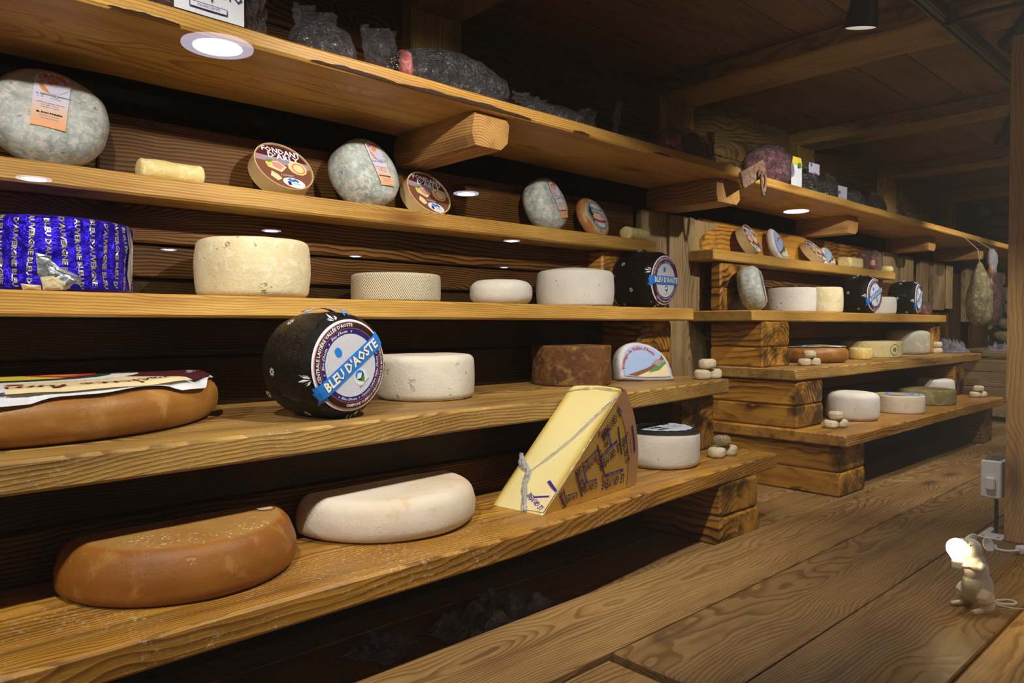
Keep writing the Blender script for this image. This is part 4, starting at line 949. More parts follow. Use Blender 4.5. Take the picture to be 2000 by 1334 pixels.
# ------------------------------------------------------------------ the big wedge standing on its cut side
M['fold'] = film('folded_film', '#FFFFFF', .30, .12, .5, 60)
def wedge():
    TH_ = .122; SH = .24; RR = .318; AN = R(46)
    t = empty('cheese_wedge', (.919, .906, Z1), (0, 0, R(7)), 'tall pale yellow cheese wedge in printed clear film, standing on the lowest left shelf', 'cheese')
    n = 16
    out = [(0.0, 0.0)] + [(RR * math.cos(AN * i / n), RR * math.sin(AN * i / n)) for i in range(n + 1)]
    def clampz(z): return max(z, 0)
    # body with softly rounded rind edge
    vs, fs = [], []; ys = [0, .006, .02, TH_ / 2, TH_ - .02, TH_ - .006, TH_]
    for y in ys:
        e = .006 - math.sqrt(max(0, .006 ** 2 - max(0, .006 - y, y - (TH_ - .006)) ** 2))
        for i, (x, z) in enumerate(out):
            k = 1 - (e / RR if i else 0) + (.006 * math.sin(PI * y / TH_) / RR if i > 0 else 0)
            vs.append((x * k + (e * .5 if i == 0 else 0), y, z * k))
    m = len(out)
    for j in range(len(ys) - 1):
        for i in range(m): fs.append((j * m + i, (j + 1) * m + i, (j + 1) * m + (i + 1) % m, j * m + (i + 1) % m))
    fs.append(tuple(range(m))); fs.append(tuple((len(ys) - 1) * m + i for i in range(m))[::-1])
    SM = Matrix(((1, 0, -.17, 0), (0, 1, -SH, 0), (0, 0, .94, 0), (0, 0, 0, 1)))
    vs = [SM @ Vector(v) for v in vs]
    # paste material: darker yellow band toward every rind side
    tm = NT('cut_paste'); tc = tm.n('ShaderNodeTexCoord'); s = tm.n('ShaderNodeSeparateXYZ', Vector=tc.outputs['Object'])
    ry = tm.math('MULTIPLY', tm.math('ABSOLUTE', tm.math('SUBTRACT', tm.math('MULTIPLY_ADD', s.outputs[2], SH, s.outputs[1]), TH_ / 2)), 2 / TH_)
    rad = tm.math('DIVIDE', tm.math('SQRT', tm.math('ADD', tm.math('MULTIPLY', s.outputs[0], s.outputs[0]), tm.math('MULTIPLY', s.outputs[2], s.outputs[2]))), RR)
    ed = tm.math('MAXIMUM', ry, tm.math('MULTIPLY_ADD', rad, 1.9, -.95)); nz = tm.noise(tc.outputs['Object'], 14, 3)
    c = tm.ramp(tm.math('ADD', ed, tm.math('MULTIPLY_ADD', nz.outputs['Fac'], .10, -.05)), [(0, srgb('#E3D69A')), (.72, srgb('#E0D090')), (.88, srgb('#CDB662')), (.97, srgb('#A98A3C')), (1, srgb('#94713A'))])
    tm.set(tm.b.inputs['Base Color'], c); tm.b.inputs['Roughness'].default_value = .45; tm.b.inputs['Coat Weight'].default_value = .6; tm.b.inputs['Coat Roughness'].default_value = .12
    wn = tm.noise(tm.vmul(tc.outputs['Object'], (1, 1, 1)), 22, 3, .6, 2); tm.set(tm.b.inputs['Coat Normal'], tm.bump(wn.outputs['Fac'], .5, .01))
    link('paste', mesh('paste', vs, fs), tm.m, t)
    # rind over the arc
    vs, fs = [], []
    for j, y in enumerate([.002, .008, TH_ / 2, TH_ - .008, TH_ - .002]):
        for i in range(n + 1):
            a = AN * i / n; r = RR + .0035 + .006 * math.sin(PI * y / TH_) - (.003 if j in (0, 4) else 0); vs.append(SM @ Vector((r * math.cos(a), y, r * math.sin(a))))
    for j in range(4):
        for i in range(n): a = j * (n + 1) + i; fs.append((a, a + 1, a + n + 2, a + n + 1))
    link('rind', mesh('rind', vs, fs), M['gr_rind'], t, smooth=True)
    FM = SM @ Matrix.Rotation(PI / 2, 4, 'X')      # local (x, y) -> (x, 0, y); z -> -y
    front = sheet('printed_film', .004, RR * .885, .004, AN - .01, M['gr_wrap'], t, .0008, None, 4, 20, M4=FM)
    sheet('side_rind', RR * .887, RR + .003, .004, AN, M['gr_rind'], t, .0006, None, 2, 20, M4=FM)
    sheet('dotted_line', RR * .882, RR * .887, .03, AN - .03, M['blackp'], front, .0014, None, 1, 20, M4=FM)
    its, bars, flags, rd = [], [], [], random.Random(3)
    spots = [(.225, .028, .03, .036), (.200, .088, .5, .034), (.190, .160, .80, .034), (.140, .030, .03, .024), (.142, .088, .5, .026), (.085, .018, .03, .016), (.258, .095, -1.1, .030), (.108, .056, -1.1, .026), (.055, .020, -1.1, .018), (.178, .125, -1.1, .026)]
    for (x, y, a, s) in spots:
        if math.atan2(y, x) > AN - .06 or math.hypot(x, y) > RR * .87: continue
        its.append(('LE GRUYÈRE', s * .80, x, y, a + PI if a > .4 else a + PI, dict(sx=.52, bold=.015)))
        c, sn = math.cos(a), math.sin(a)
        def q(u, v): return (x + u * c - v * sn, y + u * sn + v * c)
        w_ = s * .95; b = [q(-w_, s * .42), q(w_, s * .42), q(w_, s * .62), q(-w_, s * .62)]
        if all(0.003 < p[1] and math.hypot(*p) < RR * .87 and math.atan2(p[1], p[0]) < AN - .02 for p in b): bars.append((b, (x, y, a, s)))
        f = [q(-w_ * 1.3, s * .35), q(-w_ * 1.08, s * .35), q(-w_ * 1.08, s * .62), q(-w_ * 1.3, s * .62)]
        if all(0.003 < p[1] and math.atan2(p[1], p[0]) < AN - .02 for p in f): flags.append(f)
    text(its, 'brand_lettering', M['darkpurple'], front, .0016, None, FM)
    tag(flat('purple_bars', [b for b, _ in bars], M['purple'], front, .0015, None, FM), kind='stuff')
    sw = []
    for _, (x, y, a, s) in bars: sw.append(('SWITZERLAND', s * .17, x - math.sin(a) * s * .52, y + math.cos(a) * s * .52, a + PI, dict(sx=1.1)))
    text(sw, 'bar_lettering', M['lilac'], front, .0020, None, FM)
    for f in flags: flat('red_flag', [f], M['redp'], front, .0017, None, FM)
    st = []
    for (x0, y0, x1, y1, wd) in ((.148, .120, .188, .048, .0045), (.085, .075, .118, .014, .0045), (.215, .150, .243, .085, .0045), (.045, .03, .066, .004, .005)):
        dx, dy = x1 - x0, y1 - y0; L = math.hypot(dx, dy); nx, ny = -dy / L * wd / 2, dx / L * wd / 2
        flat('purple_stripe', [[(x0 + nx, y0 + ny), (x0 - nx, y0 - ny), (x1 - nx, y1 - ny), (x1 + nx, y1 + ny)]], M['darkpurple'], front, .0022, None, FM)
    flat('rim_stripe', [[(RR * .955 * math.cos(a), RR * .955 * math.sin(a)) for a in [.28 + .02 * i for i in range(12)]] + [(RR * .972 * math.cos(a), RR * .972 * math.sin(a)) for a in [.28 + .02 * i for i in range(12)][::-1]]], M['purple'], t, .0014, None, FM)
    text([('fromage suisse', .008, RR * .925 * math.cos(.36), RR * .925 * math.sin(.36), .36 - PI / 2), ], 'rim_lettering', M['blackp'], t, .0012, None, FM)
    # tip: paper label folded round the nose
    CM = SM @ Matrix.Rotation(-AN, 4, 'Y') @ Matrix.Translation((0, 0, .0012))      # plane of the upper cut face: local x along slope, y across thickness
    tip = flat('tip_label', [[(.006, .002), (.060, .002), (.052, .030), (.020, .062), (.004, .050)]], M['cream_p'], t, .0004, None, CM)
    text([('LE GRUYÈRE', .014, .026, .032, 1.05, dict(sx=.7, bold=.02))], 'tip_lettering', M['purple'], tip, .0010, None, CM)
    flat('tip_bar', [[(.040, .010), (.044, .010), (.036, .040), (.032, .040)]], M['purple'], tip, .0010, None, CM)
    flat('purple_stripe', [[(.058, .002), (.078, .030), (.073, .034), (.053, .004)]], M['purple'], tip, .0008, None, CM)
    # crumpled film gathered across the slope
    def ridge(pts, w0, amp, nm, mat):
        P = smoothpath([CM @ Vector(p) for p in pts], 8); vs, fs = [], []
        nrm = (CM.to_3x3() @ Vector((0, 0, 1))).normalized()
        for i, p in enumerate(P):
            d = (P[min(i + 1, len(P) - 1)] - P[max(i - 1, 0)]).normalized(); sd_ = d.cross(nrm).normalized()
            ww = w0 * (.7 + .5 * noise.noise(p * 60)); 
            for j in range(7):
                u = j / 3 - 1; hh = (1 - abs(u)) * amp * (.6 + noise.noise(p * 90 + Vector((j, 0, 0))) * .9)
                vs.append(p + sd_ * u * ww + nrm * max(.0003, hh))
        for i in range(len(P) - 1):
            for j in range(6): a = i * 7 + j; fs.append((a, a + 1, a + 8, a + 7))
        return link(nm, mesh(nm, vs, fs), mat, t)
    ridge([(.000, .040, 0), (.028, .058, 0), (.058, .078, 0), (.088, .088, 0), (.105, .112, 0), (.128, .131, 0)], .0095, .008, 'gathered_film', M['milky'])
    ridge([(.095, .085, 0), (.135, .062, 0), (.185, .040, 0), (.245, .022, 0), (.30, .004, 0)], .0050, .004, 'film_fold', M['fold'])
    ridge([(.30, .128, 0), (.312, .09, 0), (.316, .05, 0), (.312, .004, 0)], .004, .004, 'film_fold', M['film'])
    return t
wedge()

# ------------------------------------------------------------------ paper wrapped wedge-shaped cheeses
M['wrap'] = rind('printed_wrapping_paper', '#CFCCD2', '#C6BFBC', '#D6C8BC', 18, .5, .5, 50, 1.0, '#B8484C', coat=.3, wrinkle=.6, sub=0, spotscale=40, c3lim=(.6, .7))
def wrapped(pts, th, loc, az, tilt, label, title, arc, seed=0, landscape=True, mat=None):
    """pts: outline in metres (x right, y up from the base line), extruded backwards by th with pillowed edges"""
    t = empty('wrapped_cheese', loc, label=label, cat='cheese'); setrot(t, Matrix.Rotation(az, 4, 'Z') @ Matrix.Rotation(PI / 2 - tilt, 4, 'X'))
    P = smoothpath([(x, y, 0) for x, y in pts + pts[:1]], 4)[:-1]; cx = sum(p.x for p in P) / len(P); cy = sum(p.y for p in P) / len(P)
    vs, fs = [], []; m = len(P)
    lay = [(-th, .80), (-th * .96, .95), (-th * .6, 1.0), (-th * .25, 1.0), (-.004, .97), (0, .90), (.0012, .7), (.002, .4)]
    for z, k in lay:
        for p in P:
            q = noise.noise(Vector((p.x * 60, p.y * 60, z * 60 + seed))) * .0025 * (z < -.002); vs.append((cx + (p.x - cx) * k + q, max(0 if k < 1 else -.0002, cy + (p.y - cy) * k + q * .5), z))
    for j in range(len(lay) - 1):
        for i in range(m): fs.append((j * m + i, j * m + (i + 1) % m, (j + 1) * m + (i + 1) % m, (j + 1) * m + i))
    fs.append(tuple(range(m))[::-1]); fs.append(tuple((len(lay) - 1) * m + i for i in range(m)))
    link('wrapper', mesh('wrapper', vs, fs), mat or M['wrap'], t, smooth=True)
    def ins(k, ylo=-9, yhi=9): return [(cx + (p.x - cx) * k, min(max(cy + (p.y - cy) * k, ylo), yhi)) for p in P]
    lb = flat('label', [ins(.82)], M['skyp'], t, .0030)
    if landscape:
        h0 = min(p.y for p in P); w0 = min(p.x for p in P); w1 = max(p.x for p in P); H = max(p.y for p in P) - h0; W = w1 - w0
        def clip(poly, k=.80):
            out = []
            for x, y in poly:
                d = Vector((x - cx, y - cy)); best = 1
                for i in range(m):
                    a = Vector((P[i].x - cx, P[i].y - cy)) * k; b = Vector((P[(i + 1) % m].x - cx, P[(i + 1) % m].y - cy)) * k
                    den = d.x * (b.y - a.y) - d.y * (b.x - a.x)
                    if abs(den) < 1e-12: continue
                    s = (a.x * (b.y - a.y) - a.y * (b.x - a.x)) / den; u = (a.x * d.y - a.y * d.x) / den
                    if s > 0 and 0 <= u <= 1: best = min(best, s)
                out.append((cx + d.x * best, cy + d.y * best))
            return out
        g = lambda u, v: (w0 + u * W, h0 + v * H)
        flat('field_print', [clip([g(.2, .1), g(.5, .05), g(.95, .05), g(1, .3), g(.86, .55), g(.7, .42), g(.5, .28), g(.3, .18)])], M['cream_p'], lb, .0036)
        flat('hill_print', [clip([g(.16, .16), g(.3, .22), g(.5, .32), g(.68, .46), g(.84, .66), g(.9, .55), g(.7, .34), g(.45, .2), g(.3, .1)])], M['brownp'], lb, .0039)
        flat('meadow_print', [clip([g(.52, .2), g(.62, .34), g(.78, .46), g(.9, .52), g(.92, .42), g(.7, .26)])], M['greenp'], lb, .0042)
        flat('house_print', [clip([g(.58, .42), g(.68, .55), g(.78, .5), g(.72, .36)])], M['mauve'], lb, .0044)
        flat('roof_print', [clip([g(.76, .62), g(.84, .74), g(.9, .66), g(.84, .56)])], M['maroon'], lb, .0044)
    if title: text([(title, arc[3], arc[0], arc[1], 0, dict(arc=(arc[2], arc[4], True), bold=.02, sx=.9))], 'lettering', M['redp'], lb, .0048)
    return t
wrapped([(0, .006), (-.002, .05), (.012, .088), (.045, .104), (.085, .098), (.120, .080), (.142, .05), (.152, .012), (.150, .001), (.07, 0)], .058, (1.478, 1.180, Z2 + .001), R(-30), R(14),
        'white paper wrapped cheese wedge with a farm picture label, beside the dark brown wheel', "Fromages de Vallée d'Aoste", (.062, .036, .050, .0125, 1.95))
wrapped([(.035, 0), (.0, .045), (.006, .120), (.045, .112), (.085, .06), (.100, .004), (.07, -.0)], .030, (2.725, 1.392, Z4 + .004), R(0), R(14),
        'white wrapped angular cheese with a farm picture, between two leaning round boxes', "de Vallée d'Aoste", (.05, .05, .036, .011, 1.7), 4)
wrapped([(.0, .0), (.004, .06), (.030, .085), (.07, .07), (.095, .03), (.098, .002)], .035, (3.165, 1.392, Z4 + .003), R(0), R(16),
        'wrapped cheese wedge in glossy film right behind the second round box, right shelves', None, (0, 0, 1, 1, 0), 6)

# ------------------------------------------------------------------ small goat cheeses in threes
gm_ = {}
def goat(x, y, z, label, grp, dark=False, r=.0215, h=.026, seed=0, tiltx=0):
    key = (dark, seed % 3)
    if key not in gm_:
        vs, fs = lathe(wprof(.0215, .026, .009, .001), 28, .0022, 60, seed); me = mesh('goat_cheese', vs, fs); gm_[key] = me
        o = link('goat_cheese', me, M['goatdark'] if dark else M['goat'], None, (x, y, z), (tiltx, 0, seed * 1.3), smooth=True)
    else:
        o = bpy.data.objects.new('goat_cheese', gm_[key]); col.objects.link(o); o.location = (x, y, z); o.rotation_euler = (tiltx, 0, seed * 1.3)
    k = r / .0215; o.scale = (k, k, h / .026)
    return tag(o, label, 'cheese', grp)
G1 = 'small goat cheeses piled in threes'
def pile(x, y, z, where, r=.0215, dark=False, seed=0, d=(.052, .020)):
    goat(x, y, z, f'small goat cheese, front left of the pile {where}', G1, False, r, .026, seed)
    goat(x + d[0], y + d[1], z, f'small goat cheese, rear right of the pile {where}', G1, False, r * .98, .027, seed + 1)
    goat(x + d[0] * .42, y + d[1] * .6, z + .0285, f'{"darker crusty" if dark else "small"} goat cheese, topmost of the pile {where}', G1, dark, r * 1.02, .026, seed + 2, R(4) if dark else 0)
pile(1.650, 1.003, Z1, 'on the lowest left shelf', dark=True, d=(.050, -.004))
pile(1.700, 1.078, Z2, 'on the second left shelf', d=(.044, -.006), seed=3)
pile(2.395, 1.035, Z1, 'beside the rounded white wheel', d=(.042, -.016), seed=6)
pile(2.500, 1.175, -.143, 'before the right raclette', d=(.040, -.016), seed=9)
pile(3.915, 1.02, Z1, 'far right end', d=(.040, -.018), seed=12)
goat(4.08, 1.235, -.143, 'lower of two small goat cheeses stacked beside the large grey domed wheel', G1, seed=15, r=.026, h=.030)
goat(4.078, 1.233, -.1125, 'upper of two small goat cheeses stacked beside the large grey domed wheel', G1, seed=16, r=.024, h=.028)

# ------------------------------------------------------------------ right unit cheeses
wheel('round_cheese', (2.690, 1.085, Z1), .086, .094, M['white2'], 'rounded white cheese wheel nearest on the lowest right shelf', e=.016, bulge=.004, amp=.0018, crown=.008, seed=41)
t = wheel('round_cheese', (3.045, 1.050, Z1), .088, .068, M['halfwhite'], 'cracked pale cheese wheel with a yellow and blue ringed label, lowest right shelf', e=.006, bulge=.001, amp=.0014, seed=42)
zq = lambda x, y: .0690
sheet('label', 0, .084, 0, 2 * PI, M['lilac'], t, .0006, zq, 2, 48); sheet('yellow_ring', .060, .082, 1.2, 3.9, M['yellowp'], t, .0011, zq, 2, 30); sheet('blue_ring', .040, .052, 0, 2 * PI, M['paperblue'], t, .0011, zq, 1, 40); sheet('green_ring', .066, .072, 4.2, 6.9, M['greenp'], t, .0011, zq, 1, 30); disc('centre_print', .030, M['cream_p'], t, .0011, zq, ry=.026)
a = math.radians(-62)
vs, fs = tube([(.0885 * math.cos(a + i * .003), .0885 * math.sin(a + i * .003), .008 + i * .006) for i in range(10)], .0012, 6); link('crack', mesh('crack', vs, fs), M['blackp'], t)
wheel('round_cheese', (3.460, 1.085, Z1), .112, .064, M['olive'], 'olive brown cheese wheel behind the cracked pale wheel, lowest right shelf', e=.006, bulge=.002, amp=.0018, seed=43)
wheel('round_cheese', (3.785, 1.150, Z1), .078, .086, M['white2'], 'far white cheese wheel behind the olive brown wheel, lowest right shelf', e=.014, bulge=.004, amp=.0015, seed=44)
t = wheel('round_cheese', (2.80, 1.285, -.143), .128, .060, M['raclette'], 'tan raclette wheel with a large printed label on the second right shelf', e=.024, bulge=.002, amp=.0016, seed=45)
za = lambda x, y: .0615 + noise.noise(Vector((x * 16, y * 16, 5))) * .003 - max(0, math.hypot(x, y) - .105) ** 2 * 6
lb = sheet('label', 0, .120, 0, 2 * PI, M['paper'], t, .002, za, 8, 60, warp=lambda a, f: 1 + .015 * math.sin(a * 9) * (f > .99))
for b0, b1, mm in ((3.3, 4.2, 'maroon'), (4.25, 5.2, 'cream_p'), (5.25, 6.1, 'maroon'), (.1, 1.4, 'cream_p'), (1.5, 3.1, 'maroon')): sheet('printed_panel', .066, .108, b0, b1, M[mm], lb, .0026, za, 3, 16)
sheet('picture', 0, .058, 0, 2 * PI, M['paperblue'], lb, .0026, za, 3, 40); sheet('picture_meadow', 0, .056, 3.2, 5.6, M['yellowp'], lb, .0031, za, 3, 20)
text([('Fromage', .024, 0, 0, 0, dict(arc=(.086, 3.75, True), shear=.3)), ('de Savoie', .018, 0, 0, 0, dict(arc=(.086, 5.65, True), shear=.3))], 'white_lettering', M['paper'], lb, .0034, za)
text([('à raclette', .020, 0, 0, 0, dict(arc=(.086, 4.7, True), shear=.4))], 'brown_lettering', M['maroon'], lb, .0034, za)
t = wheel('round_cheese', (3.14, 1.235, -.143), .044, .050, rind('yellow_waxed_paper', '#D8B04A', '#E0C878', '#E8E0D0', 22, .5, .4, 80, .2, sub=0), 'small yellow and white wrapped round cheese between raclette and stamped wheel', e=.008, amp=.0016, seed=46)
sheet('white_top', 0, .040, 0, 2 * PI, M['paper'], t, .0508, None, 1, 24)
t = wheel('round_cheese', (3.44, 1.31, -.143), .128, .072, rind('stamped_straw_rind', '#CFC08C', '#C2B078', '#DCD0A8', 10, .7, .4, 120, .3), 'wide straw coloured cheese wheel with a round stamp on its side, second right shelf', e=.006, bulge=.001, amp=.0012, seed=47)
def side(rad, h0, a0): 
    def f(v): a = a0 + v.x / rad; return Vector((rad * math.cos(a), rad * math.sin(a), h0 + v.y))
    return f
def ring_on_side(nm, r0, r1, mat, parent, fn):
    vs, fs = [], []
    for i in range(28):
        a = 2 * PI * i / 28
        for r in (r0, r1): vs.append(fn(Vector((r * math.cos(a), r * math.sin(a), 0))))
    for i in range(28): j = (i + 1) % 28; fs.append((i * 2, j * 2, j * 2 + 1, i * 2 + 1))
    return link(nm, mesh(nm, vs, fs), mat, parent)
fn = side(.1302, .036, R(-112)); M['stamp'] = plain('stamp_ink', '#7A7448', .8)
ring_on_side('stamp_ring', .022, .0245, M['stamp'], t, fn); ring_on_side('stamp_ring', .0001, .010, M['stamp'], t, fn)
wheel('round_cheese', (3.925, 1.320, -.143), .100, .110, M['grey'], 'large grey domed cheese wheel at the far end of the second right shelf', e=.016, bulge=.003, amp=.0018, crown=.012, seed=48)
t = wheel('round_cheese', (2.715, 1.335, Z3), .092, .094, M['white2'], 'white cheese wheel with a black and white paper top, third right shelf', e=.006, bulge=.003, amp=.0012, seed=49)
lb = sheet('label', 0, .094, 0, 2 * PI, M['blackp'], t, .0955, lambda x, y: noise.noise(Vector((x * 40, y * 40, 1))) * .004, 6, 50); sheet('white_field', 0, .076, 0, 2 * PI, M['paper'], lb, .0965, lambda x, y: noise.noise(Vector((x * 40, y * 40, 1))) * .004, 6, 50, warp=lambda a, f: 1 + .05 * math.sin(a * 14) * (f > .9))
wheel('round_cheese', (2.985, 1.325, Z3), .072, .104, M['cream'], 'tall cream cheese wheel left of the first far black wheel, third right shelf', e=.008, bulge=.004, amp=.0014, seed=50)
t = wheel('round_cheese', (3.575, 1.325, Z3), .070, .080, M['white2'], 'small white cheese wheel with a dark paper top between the two far black wheels', e=.010, bulge=.003, amp=.0012, seed=51)
sheet('label', 0, .066, 0, 2 * PI, M['blackp'], t, .0815, None, 2, 40); sheet('white_field', 0, .05, 0, 2 * PI, M['paper'], t, .0822, None, 2, 40)
# butter block, red packs and small yellow cheese on the fourth right shelf
o = board('cheese_block', 3.40, 3.545, 1.385, 1.45, .2625, .312, M['butter'], None, bev=.008, jag=.002, seg=6, seed=7); tag(o, 'rectangular cream coloured cheese block on the fourth right shelf', 'cheese')
def pack(nm, L, W, H, loc, az, mat, label, cat, bagm='film2', seed=0, flap=None, amp=.22, tilt=0, lab=None):
    t = empty(nm, loc, (tilt, 0, az), label, cat)
    vs, fs = blob((0, 0, H / 2), L / 2, W / 2, H / 2, 36, 22, amp=amp, nf=26, seed=seed); vs = [Vector((v.x, v.y, max(v.z * 1.12 - H * .06, 0.0005))) for v in vs]
    link('meat', mesh('meat', vs, fs), mat, t, smooth=True)
    vs, fs = blob((0, 0, H / 2), L / 2 * 1.04 + .003, W / 2 * 1.05 + .003, H / 2 * 1.05 + .002, 40, 22, amp=.10, nf=40, seed=seed + 9)
    vs = [Vector((v.x, v.y, max(v.z * 1.13 - H * .06, .0002))) for v in vs]
    b = link('film', mesh('film', vs, fs), M[bagm], t, smooth=True)
    if flap:
        for (x, y, z, w_, h_, a, lean) in flap:
            vs, fs = [], []; N = 10
            for i in range(N + 1):
                for j in range(N + 1):
                    u, v = i / N - .5, j / N
                    px = u * w_ * (1 + .25 * v); q = noise.noise(Vector((u * 4 + seed, v * 4, 2))) * .016 + .006 * math.sin(u * 19)
                    vs.append((x + px * math.cos(a) - q * math.sin(a) + lean * v * h_, y + px * math.sin(a) + q * math.cos(a), z + v * h_ * (1 + .15 * u)))
            for i in range(N):
                for j in range(N): k = i * (N + 1) + j; fs.append((k, k + N + 1, k + N + 2, k + 1))
            link('bag_end', mesh('bag_end', vs, fs), M[bagm], b, smooth=True)
    if lab:
        (x0, x1, z0, z1, yo, mat2) = lab; N = 8; vs, fs = [], []
        for i in range(N + 1):
            for z in (z0, (z0 + z1) / 2, z1):
                x = x0 + (x1 - x0) * i / N; vs.append((x, yo + noise.noise(Vector((x * 20, z * 20, seed))) * .002, z))
        for i in range(N):
            for j in range(2): k = i * 3 + j; fs.append((k, k + 3, k + 4, k + 1))
        link('label', mesh('label', vs, fs), mat2, t)
    return t
pack('meat_pack', .090, .05, .085, (3.625, 1.42, .2625), 0, M['redpack'], 'first small red and white film pack, fourth right shelf', 'meat', seed=2)
pack('meat_pack', .120, .05, .095, (3.775, 1.42, .2625), 0, M['redpack'], 'second, larger red film pack, near the right end of the fourth right shelf', 'meat', seed=5)
vs, fs = lathe(wprof(.032, .030, .012, .001), 32, .001, 30, 3); o = link('round_cheese', mesh('round_cheese', vs, fs), M['butter'], None, (3.845 + .01, 1.398, .2625), smooth=True); tag(o, 'tiny pale yellow round cheese at the tip of the fourth right shelf', 'cheese')
pack('meat_pack', .070, .05, .06, (4.02, 1.27, Z3), 0, M['redpack'], 'reddish film pack right of the farthest black foil wheel', 'meat', seed=8)
t = wrapped([(.0, .0), (.0, .05), (.03, .115), (.06, .10), (.11, .045), (.125, .002)], .05, (4.13, 1.285, -.142), R(0), R(8), 'amber coloured wrapped cheese wedge at the right end of the second right shelf', None, (0, 0, 1, 1, 0), 12, mat=rind('amber_wrap', '#B88840', '#C89C5A', '#D8BC90', 12, .4, .3, 60, .1, coat=.8, wrinkle=.6, sub=0))
# ------------------------------------------------------------------ cured meats on the top shelf
t = pack('meat_pack', .165, .085, .115, (.462, 1.262, ZT), R(2), M['meat'], 'large cured meat pack with a white printed label, left end of the topmost shelf', 'meat', seed=11, flap=[(.088, -.01, .02, .05, .10, .4, .1)], lab=(-.062, .052, .012, .105, -.050, M['paper']))
FM2 = Matrix.Translation((0, -.0535, 0)) @ Matrix.Rotation(PI / 2, 4, 'X')
text([('TARTUFO', .017, .006, .052, 0, dict(bold=.02, sx=1.1)), ('+', .014, -.004, .038, 0)], 'lettering', M['navy'], t, 0, None, FM2)
flat('outlined_box', [[(-.040, .020), (.022, .020), (.022, .030), (-.040, .030)]], M['navy'], t, 0, None, FM2); flat('box_inside', [[(-.0385, .0212), (.0205, .0212), (.0205, .0288), (-.0385, .0288)]], M['paper'], t, .0004, None, FM2)
text([('INGREDIENTI', .0062, -.009, .025, 0)], 'small_lettering', M['navy'], t, .0008, None, FM2)
pack('meat_pack', .125, .08, .072, (.690, 1.262, ZT), R(3), M['pepper'], 'short black peppered meat in a clear bag right of the labelled pack', 'meat', seed=12, flap=[(-.02, 0, .055, .085, .048, .1, .05)])
pack('meat_pack', .31, .10, .100, (1.015, 1.285, ZT), R(-2), M['pepper'], 'longest black peppered ham in a clear bag on the topmost shelf', 'meat', seed=13, flap=[(-.185, -.01, .01, .075, .105, .15, -.05)])
M['cutmeat'] = rind('pink_cut_meat', '#A8585A', '#8E4440', '#D0A098', 20, .4, .3, 90, .4, '#E8D0C8', coat=.8, wrinkle=.6)
vs, fs = blob((-.135, -.008, .050), .016, .038, .036, 20, 14, amp=.3, nf=30, seed=4)
link('cut_end', mesh('cut_end', vs, fs), M['cutmeat'], [o for o in bpy.data.objects if o.name.startswith('meat_pack') and abs(o.location.x - 1.015) < .01][0], smooth=True)
pack('meat_pack', .26, .085, .050, (1.335, 1.272, ZT), R(-2), M['pepper'], 'low dark peppered meat in a loose clear bag, behind the first corbel', 'meat', seed=14, flap=[(-.10, -.01, .035, .10, .030, .1, .1), (.10, -.01, .02, .06, .05, .1, .2)])
pack('meat_pack', .17, .08, .036, (1.645, 1.275, ZT), R(-2), M['pepper'], 'flat dark peppered meat whose clear bag end stands up in a point', 'meat', seed=15, flap=[(-.085, -.01, .0, .030, .125, .25, .18)])
t = pack('meat_pack', .26, .10, .105, (1.93, 1.30, ZT), R(-2), M['pepper'], 'black peppered meat with a pink cut end, left of the rusty latch', 'meat', seed=16, flap=[(.125, -.01, .01, .05, .12, 1.0, .12)])
vs, fs = blob((-.095, -.012, .048), .050, .046, .044, 24, 16, amp=.25, nf=30, seed=4); link('cut_end', mesh('cut_end', vs, fs), M['cutmeat'], t, smooth=True)
t = pack('meat_pack', .27, .12, .135, (2.46, 1.29, ZT), R(-2), M['pinkmeat'], 'fat pink sausage pack with a white and gold label, right of the rusty latch', 'meat', seed=17, amp=.10, lab=(.045, .120, .004, .088, -.058, M['paper']))
flat('gold_band', [[(.045, .086), (.118, .086), (.110, .112), (.050, .112)]], M['yellowp'], t, 0, None, Matrix.Translation((0, -.061, 0)) @ Matrix.Rotation(PI / 2, 4, 'X')); flat('green_badge', [[(.088, .076), (.108, .076), (.108, .094), (.088, .094)]], M['greenp'], t, .001, None, Matrix.Translation((0, -.062, 0)) @ Matrix.Rotation(PI / 2, 4, 'X'))
pack('meat_pack', .12, .08, .095, (2.745, 1.29, ZT), R(-2), M['pepper'], 'small peppered meat with a white paper tag standing on its bag', 'meat', seed=18, flap=[(-.01, -.02, .085, .085, .045, .2, .1)], lab=(-.035, .05, .088, .128, -.028, M['lilac']))
pack('meat_pack', .17, .08, .085, (2.93, 1.29, ZT), R(-2), M['pepper'], 'dark meat in a bag with a slanted pale label, right of the tagged one', 'meat', seed=19, flap=[(0, -.01, .07, .11, .04, .2, .1)], lab=(.0, .075, .008, .066, -.045, M['lilac']))
pack('meat_pack', .14, .08, .080, (3.22, 1.31, ZT), 0, M['ham'], 'brownish dried meat in film under the second ceiling beam post', 'meat', seed=20, amp=.2)
pack('meat_pack', .17, .08, .085, (3.46, 1.31, ZT), 0, M['pepper'], 'dark meat in a glossy clear bag right of the second wall post', 'meat', seed=21, flap=[(0, 0, .06, .10, .05, .1, .1)])
pack('meat_pack', .11, .06, .050, (3.80, 1.31, ZT), 0, M['pepper'], 'farthest dark meat whose tall narrow bag end points up', 'meat', seed=22, flap=[(-.02, -.01, .02, .045, .13, .1, -.1)])
